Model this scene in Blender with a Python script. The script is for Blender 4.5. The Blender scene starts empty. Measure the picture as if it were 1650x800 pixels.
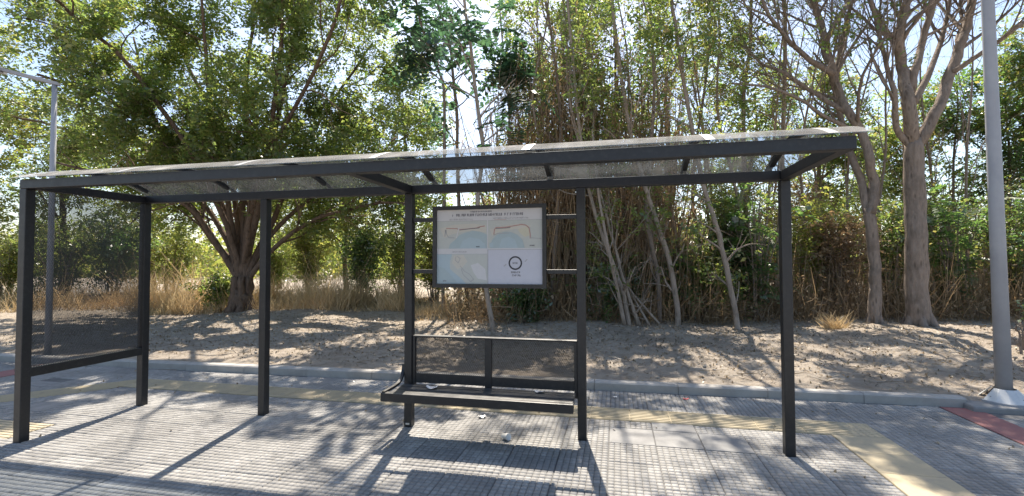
import bpy, math, random
import numpy as np
from mathutils import Matrix, Vector

S = bpy.context.scene
COL = S.collection
PI = math.pi

# ------------------------------------------------------------------ camera
CAM = np.array([5.278, -4.313, 1.6])
YAW, PIT, ROL, FPX = .2169, .0289, -.0027, 761.29
c_, s_ = math.cos(YAW), math.sin(YAW)
_r = np.array([c_, s_, 0.]); _f = np.array([-s_, c_, 0.]); _u = np.array([0., 0., 1.])
FW = _f * math.cos(PIT) + _u * math.sin(PIT)
_u2 = _u * math.cos(PIT) - _f * math.sin(PIT)
RT = _r * math.cos(ROL) + _u2 * math.sin(ROL)
UP = _u2 * math.cos(ROL) - _r * math.sin(ROL)
cam = bpy.data.cameras.new('camera')
cam.sensor_width = 36.0
cam.lens = FPX / 1650 * 36
cam.clip_start = .05
cam.clip_end = 2000
co = bpy.data.objects.new('camera', cam)
COL.objects.link(co)
M4 = Matrix(((RT[0], UP[0], -FW[0], CAM[0]), (RT[1], UP[1], -FW[1], CAM[1]), (RT[2], UP[2], -FW[2], CAM[2]), (0, 0, 0, 1)))
co.matrix_world = M4
S.camera = co

# ------------------------------------------------------------------ light
SUN_EL = math.radians(56.3)
SUN_AZ = math.atan2(-.2, 1.0)          # measured from +Y towards +X
w = bpy.data.worlds.new('World')
S.world = w
w.use_nodes = True
nt = w.node_tree
bg = nt.nodes['Background']
sky = nt.nodes.new('ShaderNodeTexSky')
sky.sky_type = 'NISHITA'
sky.sun_disc = False
sky.sun_elevation = SUN_EL
sky.sun_rotation = SUN_AZ
sky.air_density = 1.0
sky.dust_density = 1.6
sky.ozone_density = 1.0
nt.links.new(sky.outputs[0], bg.inputs[0])
bg.inputs[1].default_value = .115
sl = bpy.data.lights.new('sun', 'SUN')
sl.energy = 5.0
sl.angle = math.radians(.53)
sl.color = (1.0, .91, .785)
so = bpy.data.objects.new('sun', sl)
COL.objects.link(so)
sd = Vector((math.sin(SUN_AZ) * math.cos(SUN_EL), math.cos(SUN_AZ) * math.cos(SUN_EL), math.sin(SUN_EL)))
so.rotation_euler = sd.to_track_quat('Z', 'Y').to_euler()
so.location = (0, 20, 30)
S.view_settings.view_transform = 'Standard'
S.view_settings.look = 'None'
S.view_settings.gamma = 1
S.view_settings.exposure = 1.22
S.cycles.max_bounces = 7
S.cycles.diffuse_bounces = 3
S.cycles.glossy_bounces = 3
S.cycles.transmission_bounces = 5
S.cycles.transparent_max_bounces = 10
S.cycles.caustics_reflective = False
S.cycles.caustics_refractive = False

rng = np.random.RandomState(7)
rnd = random.Random(7)


def at(x, y, depth):
    d = RT * (x - 825) / FPX + UP * (400 - y) / FPX + FW
    return CAM + d * depth


KX0 = -3.0


def kerb_y(x):
    return 1.5 + .027 * (x - KX0)


def gz(x, y):
    x = np.asarray(x, float); y = np.asarray(y, float)
    t = np.clip(y - kerb_y(x) - .1, 0, 12)
    z = .085 + .027 * t
    z = z + .05 * np.sin(x * .9 + 1.3) * np.sin(y * .7) * np.clip(t / 3, 0, 1)
    z = z + .025 * np.sin(x * 2.3 + y * 1.7) * np.sin(y * 2.1 - x) * np.clip(t / 2, 0, 1)
    m = np.exp(-(((y - 5.2) / 1.6) ** 2)) * (1 / (1 + np.exp(-(x - 4.5) * 1.2)))
    z = z + .09 * m
    far = np.clip((np.hypot(x - 4, y) - 20) / 15, 0, 1)
    return z * (1 - far) + .35 * far


def on_ground(x, y):
    lo = 3.0
    for k in range(600):
        p = at(x, y, lo)
        if p[2] <= gz(p[0], p[1]) and p[1] > kerb_y(p[0]):
            return p, lo
        lo += .05
    return p, lo


# ------------------------------------------------------------------ materials
def mat(name):
    m = bpy.data.materials.new(name)
    m.use_nodes = True
    n = m.node_tree
    n.nodes.clear()
    out = n.nodes.new('ShaderNodeOutputMaterial')
    return m, n, out


def N(n, typ, **kw):
    o = n.nodes.new(typ)
    for k, v in kw.items():
        setattr(o, k, v)
    return o


def ramp(n, fac, stops):
    r = N(n, 'ShaderNodeValToRGB')
    e = r.color_ramp.elements
    while len(e) < len(stops):
        e.new(.5)
    for el, (p, c) in zip(e, stops):
        el.position = p
        el.color = (*c, 1)
    n.links.new(fac, r.inputs[0])
    return r.outputs[0]


def noise(n, scale, detail=4, rough=.6, vec=None):
    t = N(n, 'ShaderNodeTexNoise')
    t.inputs['Scale'].default_value = scale
    t.inputs['Detail'].default_value = detail
    t.inputs['Roughness'].default_value = rough
    if vec is not None:
        n.links.new(vec, t.inputs['Vector'])
    return t.outputs['Fac']


def mixc(n, fac, a, b, mode='MIX'):
    m = N(n, 'ShaderNodeMix', data_type='RGBA', blend_type=mode)
    for sock, v in ((m.inputs['Factor'], fac), (m.inputs['A'], a), (m.inputs['B'], b)):
        if isinstance(v, (int, float)):
            sock.default_value = v
        elif isinstance(v, tuple):
            sock.default_value = (*v, 1)
        else:
            n.links.new(v, sock)
    return m.outputs['Result']


def pos(n):
    return N(n, 'ShaderNodeNewGeometry').outputs['Position']


def bump(n, h, strength, dist):
    b = N(n, 'ShaderNodeBump')
    b.inputs['Strength'].default_value = strength
    b.inputs['Distance'].default_value = dist
    n.links.new(h, b.inputs['Height'])
    return b.outputs['Normal']


def principled(n, out, col, rough=.6, metal=0., spec=.5, normal=None):
    p = N(n, 'ShaderNodeBsdfPrincipled')
    if isinstance(col, tuple):
        p.inputs['Base Color'].default_value = (*col, 1)
    else:
        n.links.new(col, p.inputs['Base Color'])
    if isinstance(rough, (int, float)):
        p.inputs['Roughness'].default_value = rough
    else:
        n.links.new(rough, p.inputs['Roughness'])
    p.inputs['Metallic'].default_value = metal
    p.inputs['Specular IOR Level'].default_value = spec
    if normal is not None:
        n.links.new(normal, p.inputs['Normal'])
    n.links.new(p.outputs[0], out.inputs[0])
    return p


MT = {}


def simple(name, a, b=None, scale=8, rough=.6, metal=0., spec=.5, bmp=0, bscale=60, bdist=.003):
    m, n, out = mat(name)
    P = pos(n)
    if b is None:
        b = tuple(x * .8 for x in a)
    f = noise(n, scale, 5, .65, P)
    col = ramp(n, f, [(.3, b), (.7, a)])
    nm = bump(n, noise(n, bscale, 4, .6, P), bmp, bdist) if bmp else None
    principled(n, out, col, rough, metal, spec, nm)
    MT[name] = m
    return m


simple('black_paint', (.0125, .0135, .0165), (.009, .0095, .0115), 5, .38, 0, .5, .15, 300, .001)
simple('steel_grey', (.37, .375, .39), (.29, .295, .315), 3, .55, .0, .4, .2, 60, .001)
simple('white_plate', (.62, .62, .60), (.5, .5, .48), 9, .55)
simple('bolt_steel', (.2, .2, .2), (.12, .1, .08), 30, .45, .7)
simple('alu_strip', (.62, .61, .58), (.45, .43, .40), 6, .4, .3)
simple('kerb_concrete', (.42, .40, .37), (.29, .275, .25), 3.5, .9, 0, .3, .5, 90, .004)
simple('pad_concrete', (.29, .285, .275), (.19, .186, .18), 5, .9, 0, .3, .4, 60, .004)
simple('stone_beige', (.42, .37, .31), (.3, .26, .21), 30, .9)
simple('paper', (.78, .77, .76), (.66, .65, .64), 14, .9, 0, .2)
simple('cup_lid', (.8, .8, .8), (.7, .7, .68), 14, .4, 0, .5)
simple('red_print', (.5, .08, .08), None, 14, .7)
simple('rust_orange', (.35, .11, .04), (.25, .08, .04), 14, .7)
simple('asphalt', (.055, .055, .057), (.04, .04, .042), 30, .95, 0, .2, .6, 200, .006)
simple('mortar', (.17, .168, .165), (.11, .108, .105), 6, .95, 0, .2)

# upward faces paled to paint in the sky's sheen; faint dust all over
n = MT['black_paint'].node_tree
pr = [q for q in n.nodes if q.type == 'BSDF_PRINCIPLED'][0]
old = pr.inputs['Base Color'].links[0].from_socket
sx_ = N(n, 'ShaderNodeSeparateXYZ'); gm = N(n, 'ShaderNodeNewGeometry')
n.links.new(gm.outputs['Normal'], sx_.inputs[0])
upf = ramp(n, sx_.outputs['Z'], [(.6, (0, 0, 0)), (.9, (1, 1, 1))])
dn = ramp(n, noise(n, 11, 5, .65, gm.outputs['Position']), [(.35, (.12, .12, .12)), (.7, (.5, .5, .5))])
al = ramp(n, noise(n, 26, 6, .7, gm.outputs['Position']), [(.5, (0, 0, 0)), (.85, (.10, .10, .10))])
fa = mixc(n, 1.0, mixc(n, 1.0, upf, dn, 'MULTIPLY'), al, 'ADD')
n.links.new(mixc(n, fa, old, (.26, .245, .22)), pr.inputs['Base Color'])
rr_ = N(n, 'ShaderNodeMapRange'); rr_.inputs['To Min'].default_value = .3; rr_.inputs['To Max'].default_value = .55
n.links.new(noise(n, 9, 5, .6, gm.outputs['Position']), rr_.inputs[0])
n.links.new(rr_.outputs[0], pr.inputs['Roughness'])

# paving pads
m, n, out = mat('paver')
P = pos(n)
vs = N(n, 'ShaderNodeVectorMath', operation='SCALE'); vs.inputs['Scale'].default_value = 2.5
n.links.new(P, vs.inputs[0])
fl = N(n, 'ShaderNodeVectorMath', operation='FLOOR'); n.links.new(vs.outputs[0], fl.inputs[0])
wn = N(n, 'ShaderNodeTexWhiteNoise', noise_dimensions='2D'); n.links.new(fl.outputs[0], wn.inputs['Vector'])
ri = N(n, 'ShaderNodeNewGeometry').outputs['Random Per Island']
col = ramp(n, wn.outputs['Value'], [(0, (.205, .195, .18)), (.3, (.295, .283, .262)), (.7, (.35, .336, .312)), (1, (.435, .418, .385))])
col = mixc(n, .4, col, ramp(n, ri, [(0, (.18, .177, .17)), (.5, (.31, .305, .295)), (1, (.43, .42, .405))]))
st = noise(n, 1.3, 8, .75, P)
col = mixc(n, ramp(n, st, [(.40, (0, 0, 0)), (.60, (.7, .7, .7))]), col, (.20, .193, .182))
col = mixc(n, ramp(n, noise(n, 7, 6, .75, P), [(.55, (0, 0, 0)), (.7, (.6, .6, .6))]), col, (.15, .143, .133))
vg = N(n, 'ShaderNodeTexVoronoi'); vg.inputs['Scale'].default_value = 2.6; n.links.new(P, vg.inputs['Vector'])
col = mixc(n, ramp(n, vg.outputs['Distance'], [(.035, (.75, .75, .75)), (.06, (0, 0, 0))]), col, (.07, .068, .065))
col = mixc(n, ramp(n, noise(n, 70, 3, .6, P), [(.45, (0, 0, 0)), (.8, (.5, .5, .5))]), col, (.19, .187, .18))
principled(n, out, col, .82, 0, .35, bump(n, noise(n, 160, 3, .6, P), .35, .002))
MT['paver'] = m


def strip_mat(name, a, b, dirt):
    m, n, out = mat(name)
    P = pos(n)
    col = ramp(n, noise(n, 2.5, 5, .65, P), [(.3, b), (.7, a)])
    col = mixc(n, ramp(n, noise(n, 9, 6, .7, P), [(.5, (0, 0, 0)), (.75, (.7, .7, .7))]), col, dirt)
    principled(n, out, col, .85, 0, .3, bump(n, noise(n, 150, 3, .6, P), .3, .002))
    MT[name] = m


strip_mat('yellow_tile', (.46, .385, .255), (.38, .33, .235), (.27, .25, .21))
strip_mat('red_tile', (.30, .135, .125), (.25, .12, .11), (.22, .165, .15))

# bare earth
m, n, out = mat('earth')
P = pos(n)
col = ramp(n, noise(n, .9, 8, .7, P), [(.25, (.29, .24, .19)), (.5, (.38, .325, .262)), (.75, (.45, .395, .325))])
col = mixc(n, ramp(n, noise(n, 6, 8, .75, P), [(.45, (0, 0, 0)), (.7, (.75, .75, .75))]), col, (.20, .15, .105))
vo = N(n, 'ShaderNodeTexVoronoi'); vo.inputs['Scale'].default_value = 26; n.links.new(P, vo.inputs['Vector'])
peb = ramp(n, vo.outputs['Distance'], [(.08, (1, 1, 1)), (.16, (0, 0, 0))])
col = mixc(n, mixc(n, .5, (0, 0, 0), peb), col, (.42, .38, .32))
h1 = noise(n, 14, 9, .75, P)
h2 = noise(n, 55, 5, .7, P)
hm = N(n, 'ShaderNodeMath', operation='ADD'); n.links.new(h1, hm.inputs[0]); n.links.new(h2, hm.inputs[1])
principled(n, out, col, .95, 0, .2, bump(n, hm.outputs[0], .9, .03))
MT['earth'] = m


def bark(name, a, b, sc=6):
    m, n, out = mat(name)
    P = pos(n)
    mp = N(n, 'ShaderNodeMapping'); mp.inputs['Scale'].default_value = (1, 1, .25)
    n.links.new(P, mp.inputs['Vector'])
    v = mp.outputs[0]
    col = ramp(n, noise(n, sc * 3, 6, .7, v), [(.3, b), (.7, a)])
    col = mixc(n, ramp(n, noise(n, sc * .5, 4, .6, P), [(.5, (0, 0, 0)), (.7, (.6, .6, .6))]), col, tuple(x * .62 for x in b))
    wv_ = N(n, 'ShaderNodeTexVoronoi'); wv_.inputs['Scale'].default_value = sc * 2.2
    n.links.new(v, wv_.inputs['Vector'])
    col = mixc(n, ramp(n, wv_.outputs['Distance'], [(.12, (.7, .7, .7)), (.3, (0, 0, 0))]), col, tuple(x * .5 for x in b))
    ad = N(n, 'ShaderNodeMath', operation='ADD'); n.links.new(noise(n, sc * 5, 6, .7, v), ad.inputs[0]); n.links.new(wv_.outputs['Distance'], ad.inputs[1])
    principled(n, out, col, .92, 0, .2, bump(n, ad.outputs[0], .9, .03))
    MT[name] = m


bark('bark_brown', (.20, .14, .10), (.105, .072, .052))
bark('bark_pale', (.42, .345, .28), (.27, .22, .175))
bark('bark_grey', (.32, .26, .215), (.20, .16, .13))
bark('cane', (.24, .16, .095), (.12, .078, .048))
bark('straw', (.50, .36, .20), (.33, .22, .115))


def leafmat(name, cols, trans, glos=.05, tw=.55):
    m, n, out = mat(name)
    g = N(n, 'ShaderNodeNewGeometry')
    P = g.outputs['Position']
    c = ramp(n, g.outputs['Random Per Island'], [(i / (len(cols) - 1), c) for i, c in enumerate(cols)])
    cl = ramp(n, noise(n, .9, 2, .5, P), [(.35, (.72, .75, .7)), (.65, (1.2, 1.16, 1.05))])
    c = mixc(n, 1.0, c, cl, 'MULTIPLY')
    d = N(n, 'ShaderNodeBsdfDiffuse'); n.links.new(c, d.inputs[0])
    t = N(n, 'ShaderNodeBsdfTranslucent')
    tc = mixc(n, 1.0, c, trans, 'MULTIPLY')
    n.links.new(tc, t.inputs[0])
    mx = N(n, 'ShaderNodeMixShader'); mx.inputs[0].default_value = tw
    n.links.new(d.outputs[0], mx.inputs[1]); n.links.new(t.outputs[0], mx.inputs[2])
    gl = N(n, 'ShaderNodeBsdfGlossy'); gl.inputs['Roughness'].default_value = .35
    gl.inputs[0].default_value = (1, 1, 1, 1)
    m2 = N(n, 'ShaderNodeMixShader'); m2.inputs[0].default_value = glos
    n.links.new(mx.outputs[0], m2.inputs[1]); n.links.new(gl.outputs[0], m2.inputs[2])
    n.links.new(m2.outputs[0], out.inputs[0])
    MT[name] = m


leafmat('leaf_olive', [(.075, .115, .036), (.10, .14, .042), (.13, .165, .05), (.165, .185, .06), (.14, .13, .05)], (2.7, 2.8, 2.1))
leafmat('leaf_lime', [(.11, .15, .04), (.15, .19, .05), (.20, .215, .06), (.25, .225, .075)], (2.2, 2.2, 1.7))
leafmat('leaf_dark', [(.055, .10, .042), (.075, .13, .05), (.10, .16, .06), (.14, .17, .06)], (2.2, 2.5, 1.6), .10)
leafmat('leaf_blue', [(.036, .07, .05), (.05, .09, .06), (.066, .108, .064)], (1.6, 2.0, 1.5), .07)
leafmat('leaf_mixed', [(.07, .115, .042), (.10, .145, .05), (.13, .165, .058), (.16, .16, .058), (.20, .145, .065)], (2.3, 2.5, 1.8))
leafmat('leaf_dry', [(.22, .155, .10), (.31, .22, .145), (.38, .285, .19), (.18, .12, .08)], (1.5, 1.4, 1.2), .02, .3)
leafmat('leaf_fallen', [(.17, .125, .085), (.27, .21, .15), (.36, .29, .21), (.22, .15, .09)], (1.2, 1.2, 1.1), .03, .15)
leafmat('leaf_straw', [(.42, .31, .19), (.54, .41, .26), (.62, .49, .33)], (1.3, 1.25, 1.1), .02, .3)

# dusty roof sheet
def sheet_mat(name, lo, mid, hi, tint, trl):
    m, n, out = mat(name)
    P = pos(n)
    mp = N(n, 'ShaderNodeMapping'); mp.inputs['Scale'].default_value = (1, .35, 1)
    n.links.new(P, mp.inputs['Vector'])
    dust = ramp(n, noise(n, 3.2, 5, .6, mp.outputs[0]), [(.3, (lo, lo, lo)), (.55, (mid, mid, mid)), (.8, (hi, hi, hi))])
    tr = N(n, 'ShaderNodeBsdfTransparent'); tr.inputs[0].default_value = (*tint, 1)
    df = N(n, 'ShaderNodeBsdfDiffuse'); df.inputs[0].default_value = (.78, .74, .68, 1)
    tl = N(n, 'ShaderNodeBsdfTranslucent'); tl.inputs[0].default_value = (.5, .51, .53, 1)
    a1 = N(n, 'ShaderNodeMixShader'); a1.inputs[0].default_value = trl
    n.links.new(df.outputs[0], a1.inputs[1]); n.links.new(tl.outputs[0], a1.inputs[2])
    a2 = N(n, 'ShaderNodeMixShader')
    n.links.new(dust, a2.inputs[0]); n.links.new(tr.outputs[0], a2.inputs[1]); n.links.new(a1.outputs[0], a2.inputs[2])
    gl = N(n, 'ShaderNodeBsdfGlossy'); gl.inputs['Roughness'].default_value = .1
    a3 = N(n, 'ShaderNodeMixShader'); a3.inputs[0].default_value = .07
    n.links.new(a2.outputs[0], a3.inputs[1]); n.links.new(gl.outputs[0], a3.inputs[2])
    n.links.new(a3.outputs[0], out.inputs[0])
    MT[name] = m


sheet_mat('polycarbonate', .01, .04, .14, (.70, .745, .79), .1)
sheet_mat('polycarbonate_top', .14, .28, .58, (.84, .86, .88), .05)


def flat(name, c, rough=.8):
    m, n, out = mat(name)
    P = pos(n)
    col = mixc(n, noise(n, 25, 3, .6, P), tuple(x * .9 for x in c), c)
    principled(n, out, col, rough, 0, .4)
    MT[name] = m


flat('print_white', (.58, .58, .60))
flat('print_lilac', (.53, .54, .61))
flat('print_land', (.49, .51, .49))
flat('print_landwarm', (.55, .53, .48))
flat('print_sea', (.38, .46, .49))
flat('print_sealight', (.40, .49, .54))
flat('print_red', (.45, .27, .25))
flat('print_black', (.05, .05, .06))
flat('print_grey', (.22, .22, .24))
flat('print_midgrey', (.38, .38, .40))
flat('print_yellow', (.55, .53, .43))


# ------------------------------------------------------------------ mesh helpers
class MB:
    def __init__(self):
        self.v = []; self.f = []; self.mi = []; self.k = 0

    def add(self, v, f, mi=0):
        v = np.asarray(v, float).reshape(-1, 3)
        self.v.append(v)
        k = self.k
        self.f.extend([tuple(i + k for i in q) for q in f])
        self.mi.extend([mi] * len(f))
        self.k += len(v)

    def box(self, a, b, bev=0., mi=0):
        a = np.array(a, float); b = np.array(b, float)
        if bev <= 0:
            x = [(x_, y_, z_) for z_ in (a[2], b[2]) for y_ in (a[1], b[1]) for x_ in (a[0], b[0])]
            self.add(x, [(0, 2, 3, 1), (4, 5, 7, 6), (0, 1, 5, 4), (2, 6, 7, 3), (0, 4, 6, 2), (1, 3, 7, 5)], mi)
            return
        import bmesh
        bm = bmesh.new()
        bmesh.ops.create_cube(bm, size=1)
        for vv in bm.verts:
            vv.co = Vector([(a[i] + b[i]) / 2 + vv.co[i] * (b[i] - a[i]) for i in range(3)])
        bmesh.ops.bevel(bm, geom=bm.edges[:], offset=bev, segments=2, affect='EDGES', profile=.5)
        bm.verts.index_update()
        self.add([v_.co[:] for v_ in bm.verts], [tuple(v_.index for v_ in f_.verts) for f_ in bm.faces], mi)
        bm.free()

    def tube(self, pts, rad, sides=6, mi=0, cap=True):
        pts = np.asarray(pts, float); m_ = len(pts)
        rad = np.broadcast_to(np.asarray(rad, float), (m_,))
        t = np.gradient(pts, axis=0)
        t /= np.linalg.norm(t, axis=1)[:, None] + 1e-9
        ref = np.array([.13, .98, .1]) if abs(t[0][2]) > .6 else np.array([0.05, .1, 1.])
        a = np.cross(t, ref); a /= np.linalg.norm(a, axis=1)[:, None] + 1e-9
        b = np.cross(t, a)
        th = np.linspace(0, 2 * PI, sides, endpoint=False)
        V = pts[:, None] + rad[:, None, None] * (np.cos(th)[None, :, None] * a[:, None] + np.sin(th)[None, :, None] * b[:, None])
        F = []
        for i in range(m_ - 1):
            o = i * sides
            for j in range(sides):
                j2 = (j + 1) % sides
                F.append((o + j, o + j2, o + sides + j2, o + sides + j))
        if cap:
            F.append(tuple(range(sides - 1, -1, -1)))
            F.append(tuple((m_ - 1) * sides + j for j in range(sides)))
        self.add(V, F, mi)

    def poly(self, pts, mi=0):
        self.add(pts, [tuple(range(len(pts)))], mi)

    def prism(self, outline, ax, lo, hi, mi=0):
        """closed 2-D outline in the two axes other than ax, extruded lo..hi along ax"""
        o = [i for i in range(3) if i != ax]
        nn = len(outline)
        V = np.zeros((2 * nn, 3))
        for k, d in enumerate((lo, hi)):
            V[k * nn:(k + 1) * nn, o[0]] = [p[0] for p in outline]
            V[k * nn:(k + 1) * nn, o[1]] = [p[1] for p in outline]
            V[k * nn:(k + 1) * nn, ax] = d
        F = [(i, (i + 1) % nn, nn + (i + 1) % nn, nn + i) for i in range(nn)]
        F += [tuple(range(nn - 1, -1, -1)), tuple(range(nn, 2 * nn))]
        self.add(V, F, mi)

    def build(self, name, mats, parent=None, smooth=False):
        V = np.concatenate(self.v) if self.v else np.zeros((0, 3))
        return mk(name, V, self.f, mats, parent, smooth, self.mi)


def mk(name, V, F, mats, parent=None, smooth=False, mi=None):
    me = bpy.data.meshes.new(name)
    if isinstance(mats, str):
        mats = [mats]
    for q in mats:
        me.materials.append(MT[q])
    if isinstance(F, np.ndarray):           # all quads
        me.vertices.add(len(V))
        me.vertices.foreach_set('co', np.ascontiguousarray(V, dtype=np.float32).ravel())
        nf, k = F.shape
        me.loops.add(nf * k)
        me.loops.foreach_set('vertex_index', np.ascontiguousarray(F, dtype=np.int32).ravel())
        me.polygons.add(nf)
        me.polygons.foreach_set('loop_start', np.arange(0, nf * k, k, dtype=np.int32))
        me.update(calc_edges=True)
    else:
        me.from_pydata([tuple(p) for p in V], [], F)
    if mi is not None and len(mats) > 1:
        me.polygons.foreach_set('material_index', np.array(mi, dtype=np.int32))
    if smooth:
        me.polygons.foreach_set('use_smooth', np.ones(len(me.polygons), dtype=bool))
    me.update()
    o = bpy.data.objects.new(name, me)
    COL.objects.link(o)
    if parent is not None:
        o.parent = parent
        o.matrix_parent_inverse = Matrix.Translation(-Vector(parent.location))
    return o


def thing(name, label, cat, loc=(0, 0, 0), group=None):
    o = bpy.data.objects.new(name, None)
    o.empty_display_size = .2
    COL.objects.link(o)
    o.location = tuple(float(q) for q in loc)
    o['label'] = label; o['category'] = cat
    if group:
        o['group'] = group
    return o


def tag(o, label, cat, group=None):
    o['label'] = label; o['category'] = cat
    if group:
        o['group'] = group
    return o


def struct(o, label, cat):
    o['kind'] = 'structure'; o['label'] = label; o['category'] = cat
    return o


def stuff(o, label, cat):
    o['kind'] = 'stuff'; o['label'] = label; o['category'] = cat
    return o


# ------------------------------------------------------------------ ground
def grid(xs, ys, zf):
    X, Y = np.meshgrid(xs, ys)
    V = np.stack([X.ravel(), Y.ravel(), zf(X, Y).ravel()], 1)
    nx, ny = len(xs), len(ys)
    i = np.arange(nx * ny).reshape(ny, nx)
    F = np.stack([i[:-1, :-1].ravel(), i[:-1, 1:].ravel(), i[1:, 1:].ravel(), i[1:, :-1].ravel()], 1)
    return V, F


xs = np.concatenate([[-900, -300, -120, -60, -35, -24], np.arange(-16, 24.01, .11), [30, 45, 80, 150, 400, 900]])
ys = np.concatenate([[-900, -300, -100, -40, -15, -7, 0, 1.2], np.arange(1.5, 15.01, .11), [17, 20, 25, 32, 45, 70, 130, 300, 900]])


def ground_z(X, Y):
    z = gz(X, Y)
    r = np.random.RandomState(3)
    z = z + r.normal(0, .013, X.shape) * (Y > 2.2) * (Y < 15)
    return np.where(Y < kerb_y(X) + .06, -.06, z)


V, F = grid(xs, ys, ground_z)
struct(mk('ground', V, F, 'earth', None, True), 'bare dusty earth rising gently behind the kerb', 'ground')

# pavement: mortar bed with raised concrete pads, 5 cm pitch
mb = MB()
mb.add([(-14, -6.2, -.009), (22, -6.2, -.009), (22, kerb_y(22) + .02, -.009), (-14, kerb_y(-14) + .02, -.009)], [(0, 1, 2, 3)])
px = np.arange(-11, 17, .05) + .025
py = np.arange(-4.2, 2.1, .05) + .025
PX, PY = np.meshgrid(px, py)
PX = PX.ravel(); PY = PY.ravel()
TY0, TY1, TX0, TX1 = .62, 1.02, 7.2, 7.66
RX0, RX1, LX0, LX1 = 8.72, 9.07, -3.62, -3.17


def in_diag(x, y):
    # tactile band bending away to the front left
    a = np.array([-1.0, .82]); d = np.array([-.66, -.75])
    rx, ry = x - a[0], y - a[1]
    t = rx * d[0] + ry * d[1]
    n_ = rx * -d[1] + ry * d[0]
    return (t > 0) & (np.abs(n_) < .2) & (x < -1.0)


def in_left(x, y):
    return (x < -.16) & (x > -1.0) & (y > -1.06) & (y < -.66)


keep = PY < kerb_y(PX) - .035
keep &= ~((PY > TY0) & (PY < TY1) & (PX > -1.05) & (PX < TX1))
keep &= ~((PX > TX0) & (PX < TX1) & (PY < TY1))
keep &= ~((PX > RX0) & (PX < RX1)) & ~((PX > LX0) & (PX < LX1))
SMOOTH = {(13, 0), (14, 0), (15, 0), (14, 1), (21, -1), (-3, -1), (-6, 1), (24, 0)}
for tx_, ty_ in SMOOTH:
    keep &= ~((np.floor(PX / .4) == tx_) & (np.floor(PY / .4) == ty_))
keep &= ~in_diag(PX, PY) & ~in_left(PX, PY)
# keep clear of the lamp pad
keep &= ~((np.abs(PX - 9.36) < .5) & (PY > 1.5))
KALL = [(a_, b_) for a_, b_ in SMOOTH if not (TX0 - .4 < a_ * .4 < TX1)]
PX = PX[keep]; PY = PY[keep]
npad = len(PX)
r_ = np.random.RandomState(11)
# joints between the 40 cm slabs are a bit wider: shrink the pads that touch them
h0 = .0222; h1 = .0182
tz = r_.normal(0, .0006, npad)
tid = np.floor((PX) / .4) * 131 + np.floor((PY) / .4) * 17
tz += (np.modf(np.abs(np.sin(tid) * 43758.5))[0] - .5) * .003
ex = np.zeros((npad, 2)); ey = np.zeros((npad, 2))
fx = np.mod(PX, .4); fy = np.mod(PY, .4)
gx0 = np.where(fx < .05, .004, 0); gx1 = np.where(fx > .35, .004, 0)
gy0 = np.where(fy < .05, .004, 0); gy1 = np.where(fy > .35, .004, 0)
hx = .0236; kx = .0022
L0 = np.stack([PX - hx + gx0, PY - h0 + gy0, np.full(npad, -.0085)], 1)
L1 = np.stack([PX + hx - gx1, PY - h0 + gy0, np.full(npad, -.0085)], 1)
L2 = np.stack([PX + hx - gx1, PY + h0 - gy1, np.full(npad, -.0085)], 1)
L3 = np.stack([PX - hx + gx0, PY + h0 - gy1, np.full(npad, -.0085)], 1)
U = [q + np.array([sx * kx, sy * (h0 - h1), 0]) for q, sx, sy in ((L0, 1, 1), (L1, -1, 1), (L2, -1, -1), (L3, 1, -1))]
for q in U:
    q[:, 2] = tz
PV = np.stack([L0, L1, L2, L3] + U, 1).reshape(-1, 3)
b8 = np.arange(npad)[:, None] * 8
PF = np.concatenate([b8 + np.array(q)[None] for q in ((4, 5, 6, 7), (0, 1, 5, 4), (1, 2, 6, 5), (2, 3, 7, 6), (3, 0, 4, 7))])
pv = mk('pavement', PV, PF, 'paver')
struct(pv, 'grey concrete pavement of square studded slabs', 'pavement')
sm = MB()
for a_, b_ in KALL:
    y1_ = min(b_ * .4 + .395, TY0 - .003 if b_ == 1 else 9)
    if b_ == 2:
        sm.box((a_ * .4 + .005, TY1 + .006, -.02), (a_ * .4 + .395, 1.195, .0005), .003)
    else:
        sm.box((a_ * .4 + .005, b_ * .4 + .005, -.02), (a_ * .4 + .395, y1_, .0005), .003)
sl_ = sm.build('smooth_slab', 'pad_concrete', pv)
bed = mb.build('pavement_bed', 'mortar')
struct(bed, 'dark mortar in the pavement joints', 'pavement')
bed.parent = pv
for k in ('label', 'category'):
    del bed[k]

# yellow tactile band, ribs along its run
mb = MB()
mb.box((-1.0, TY0 + .004, -.02), (TX1 - .004, TY1 - .004, -.001))
mb.box((TX0 + .004, -4.3, -.02), (TX1 - .004, TY0 - .002, -.0015))
for k in range(8):
    y = TY0 + .03 + k * .0486
    x = -1.0
    while x < TX1 - .45:
        mb.box((x + .004, y - .0125, -.002), (x + .396, y + .0125, .0045))
        x += .4
for k in range(8):
    for i in range(8):
        xx, yy = TX0 + .035 + k * .0555, TY0 + .03 + i * .0486
        mb.tube([(xx, yy, -.002), (xx, yy, .002), (xx, yy, .0042)], [.014, .012, .008], 8)
y = TY0 - .01
while y > -4.2:
    mb.box((TX0 + .007, y - .395, -.002), (TX1 - .007, y, .0022))
    y -= .4
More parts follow.
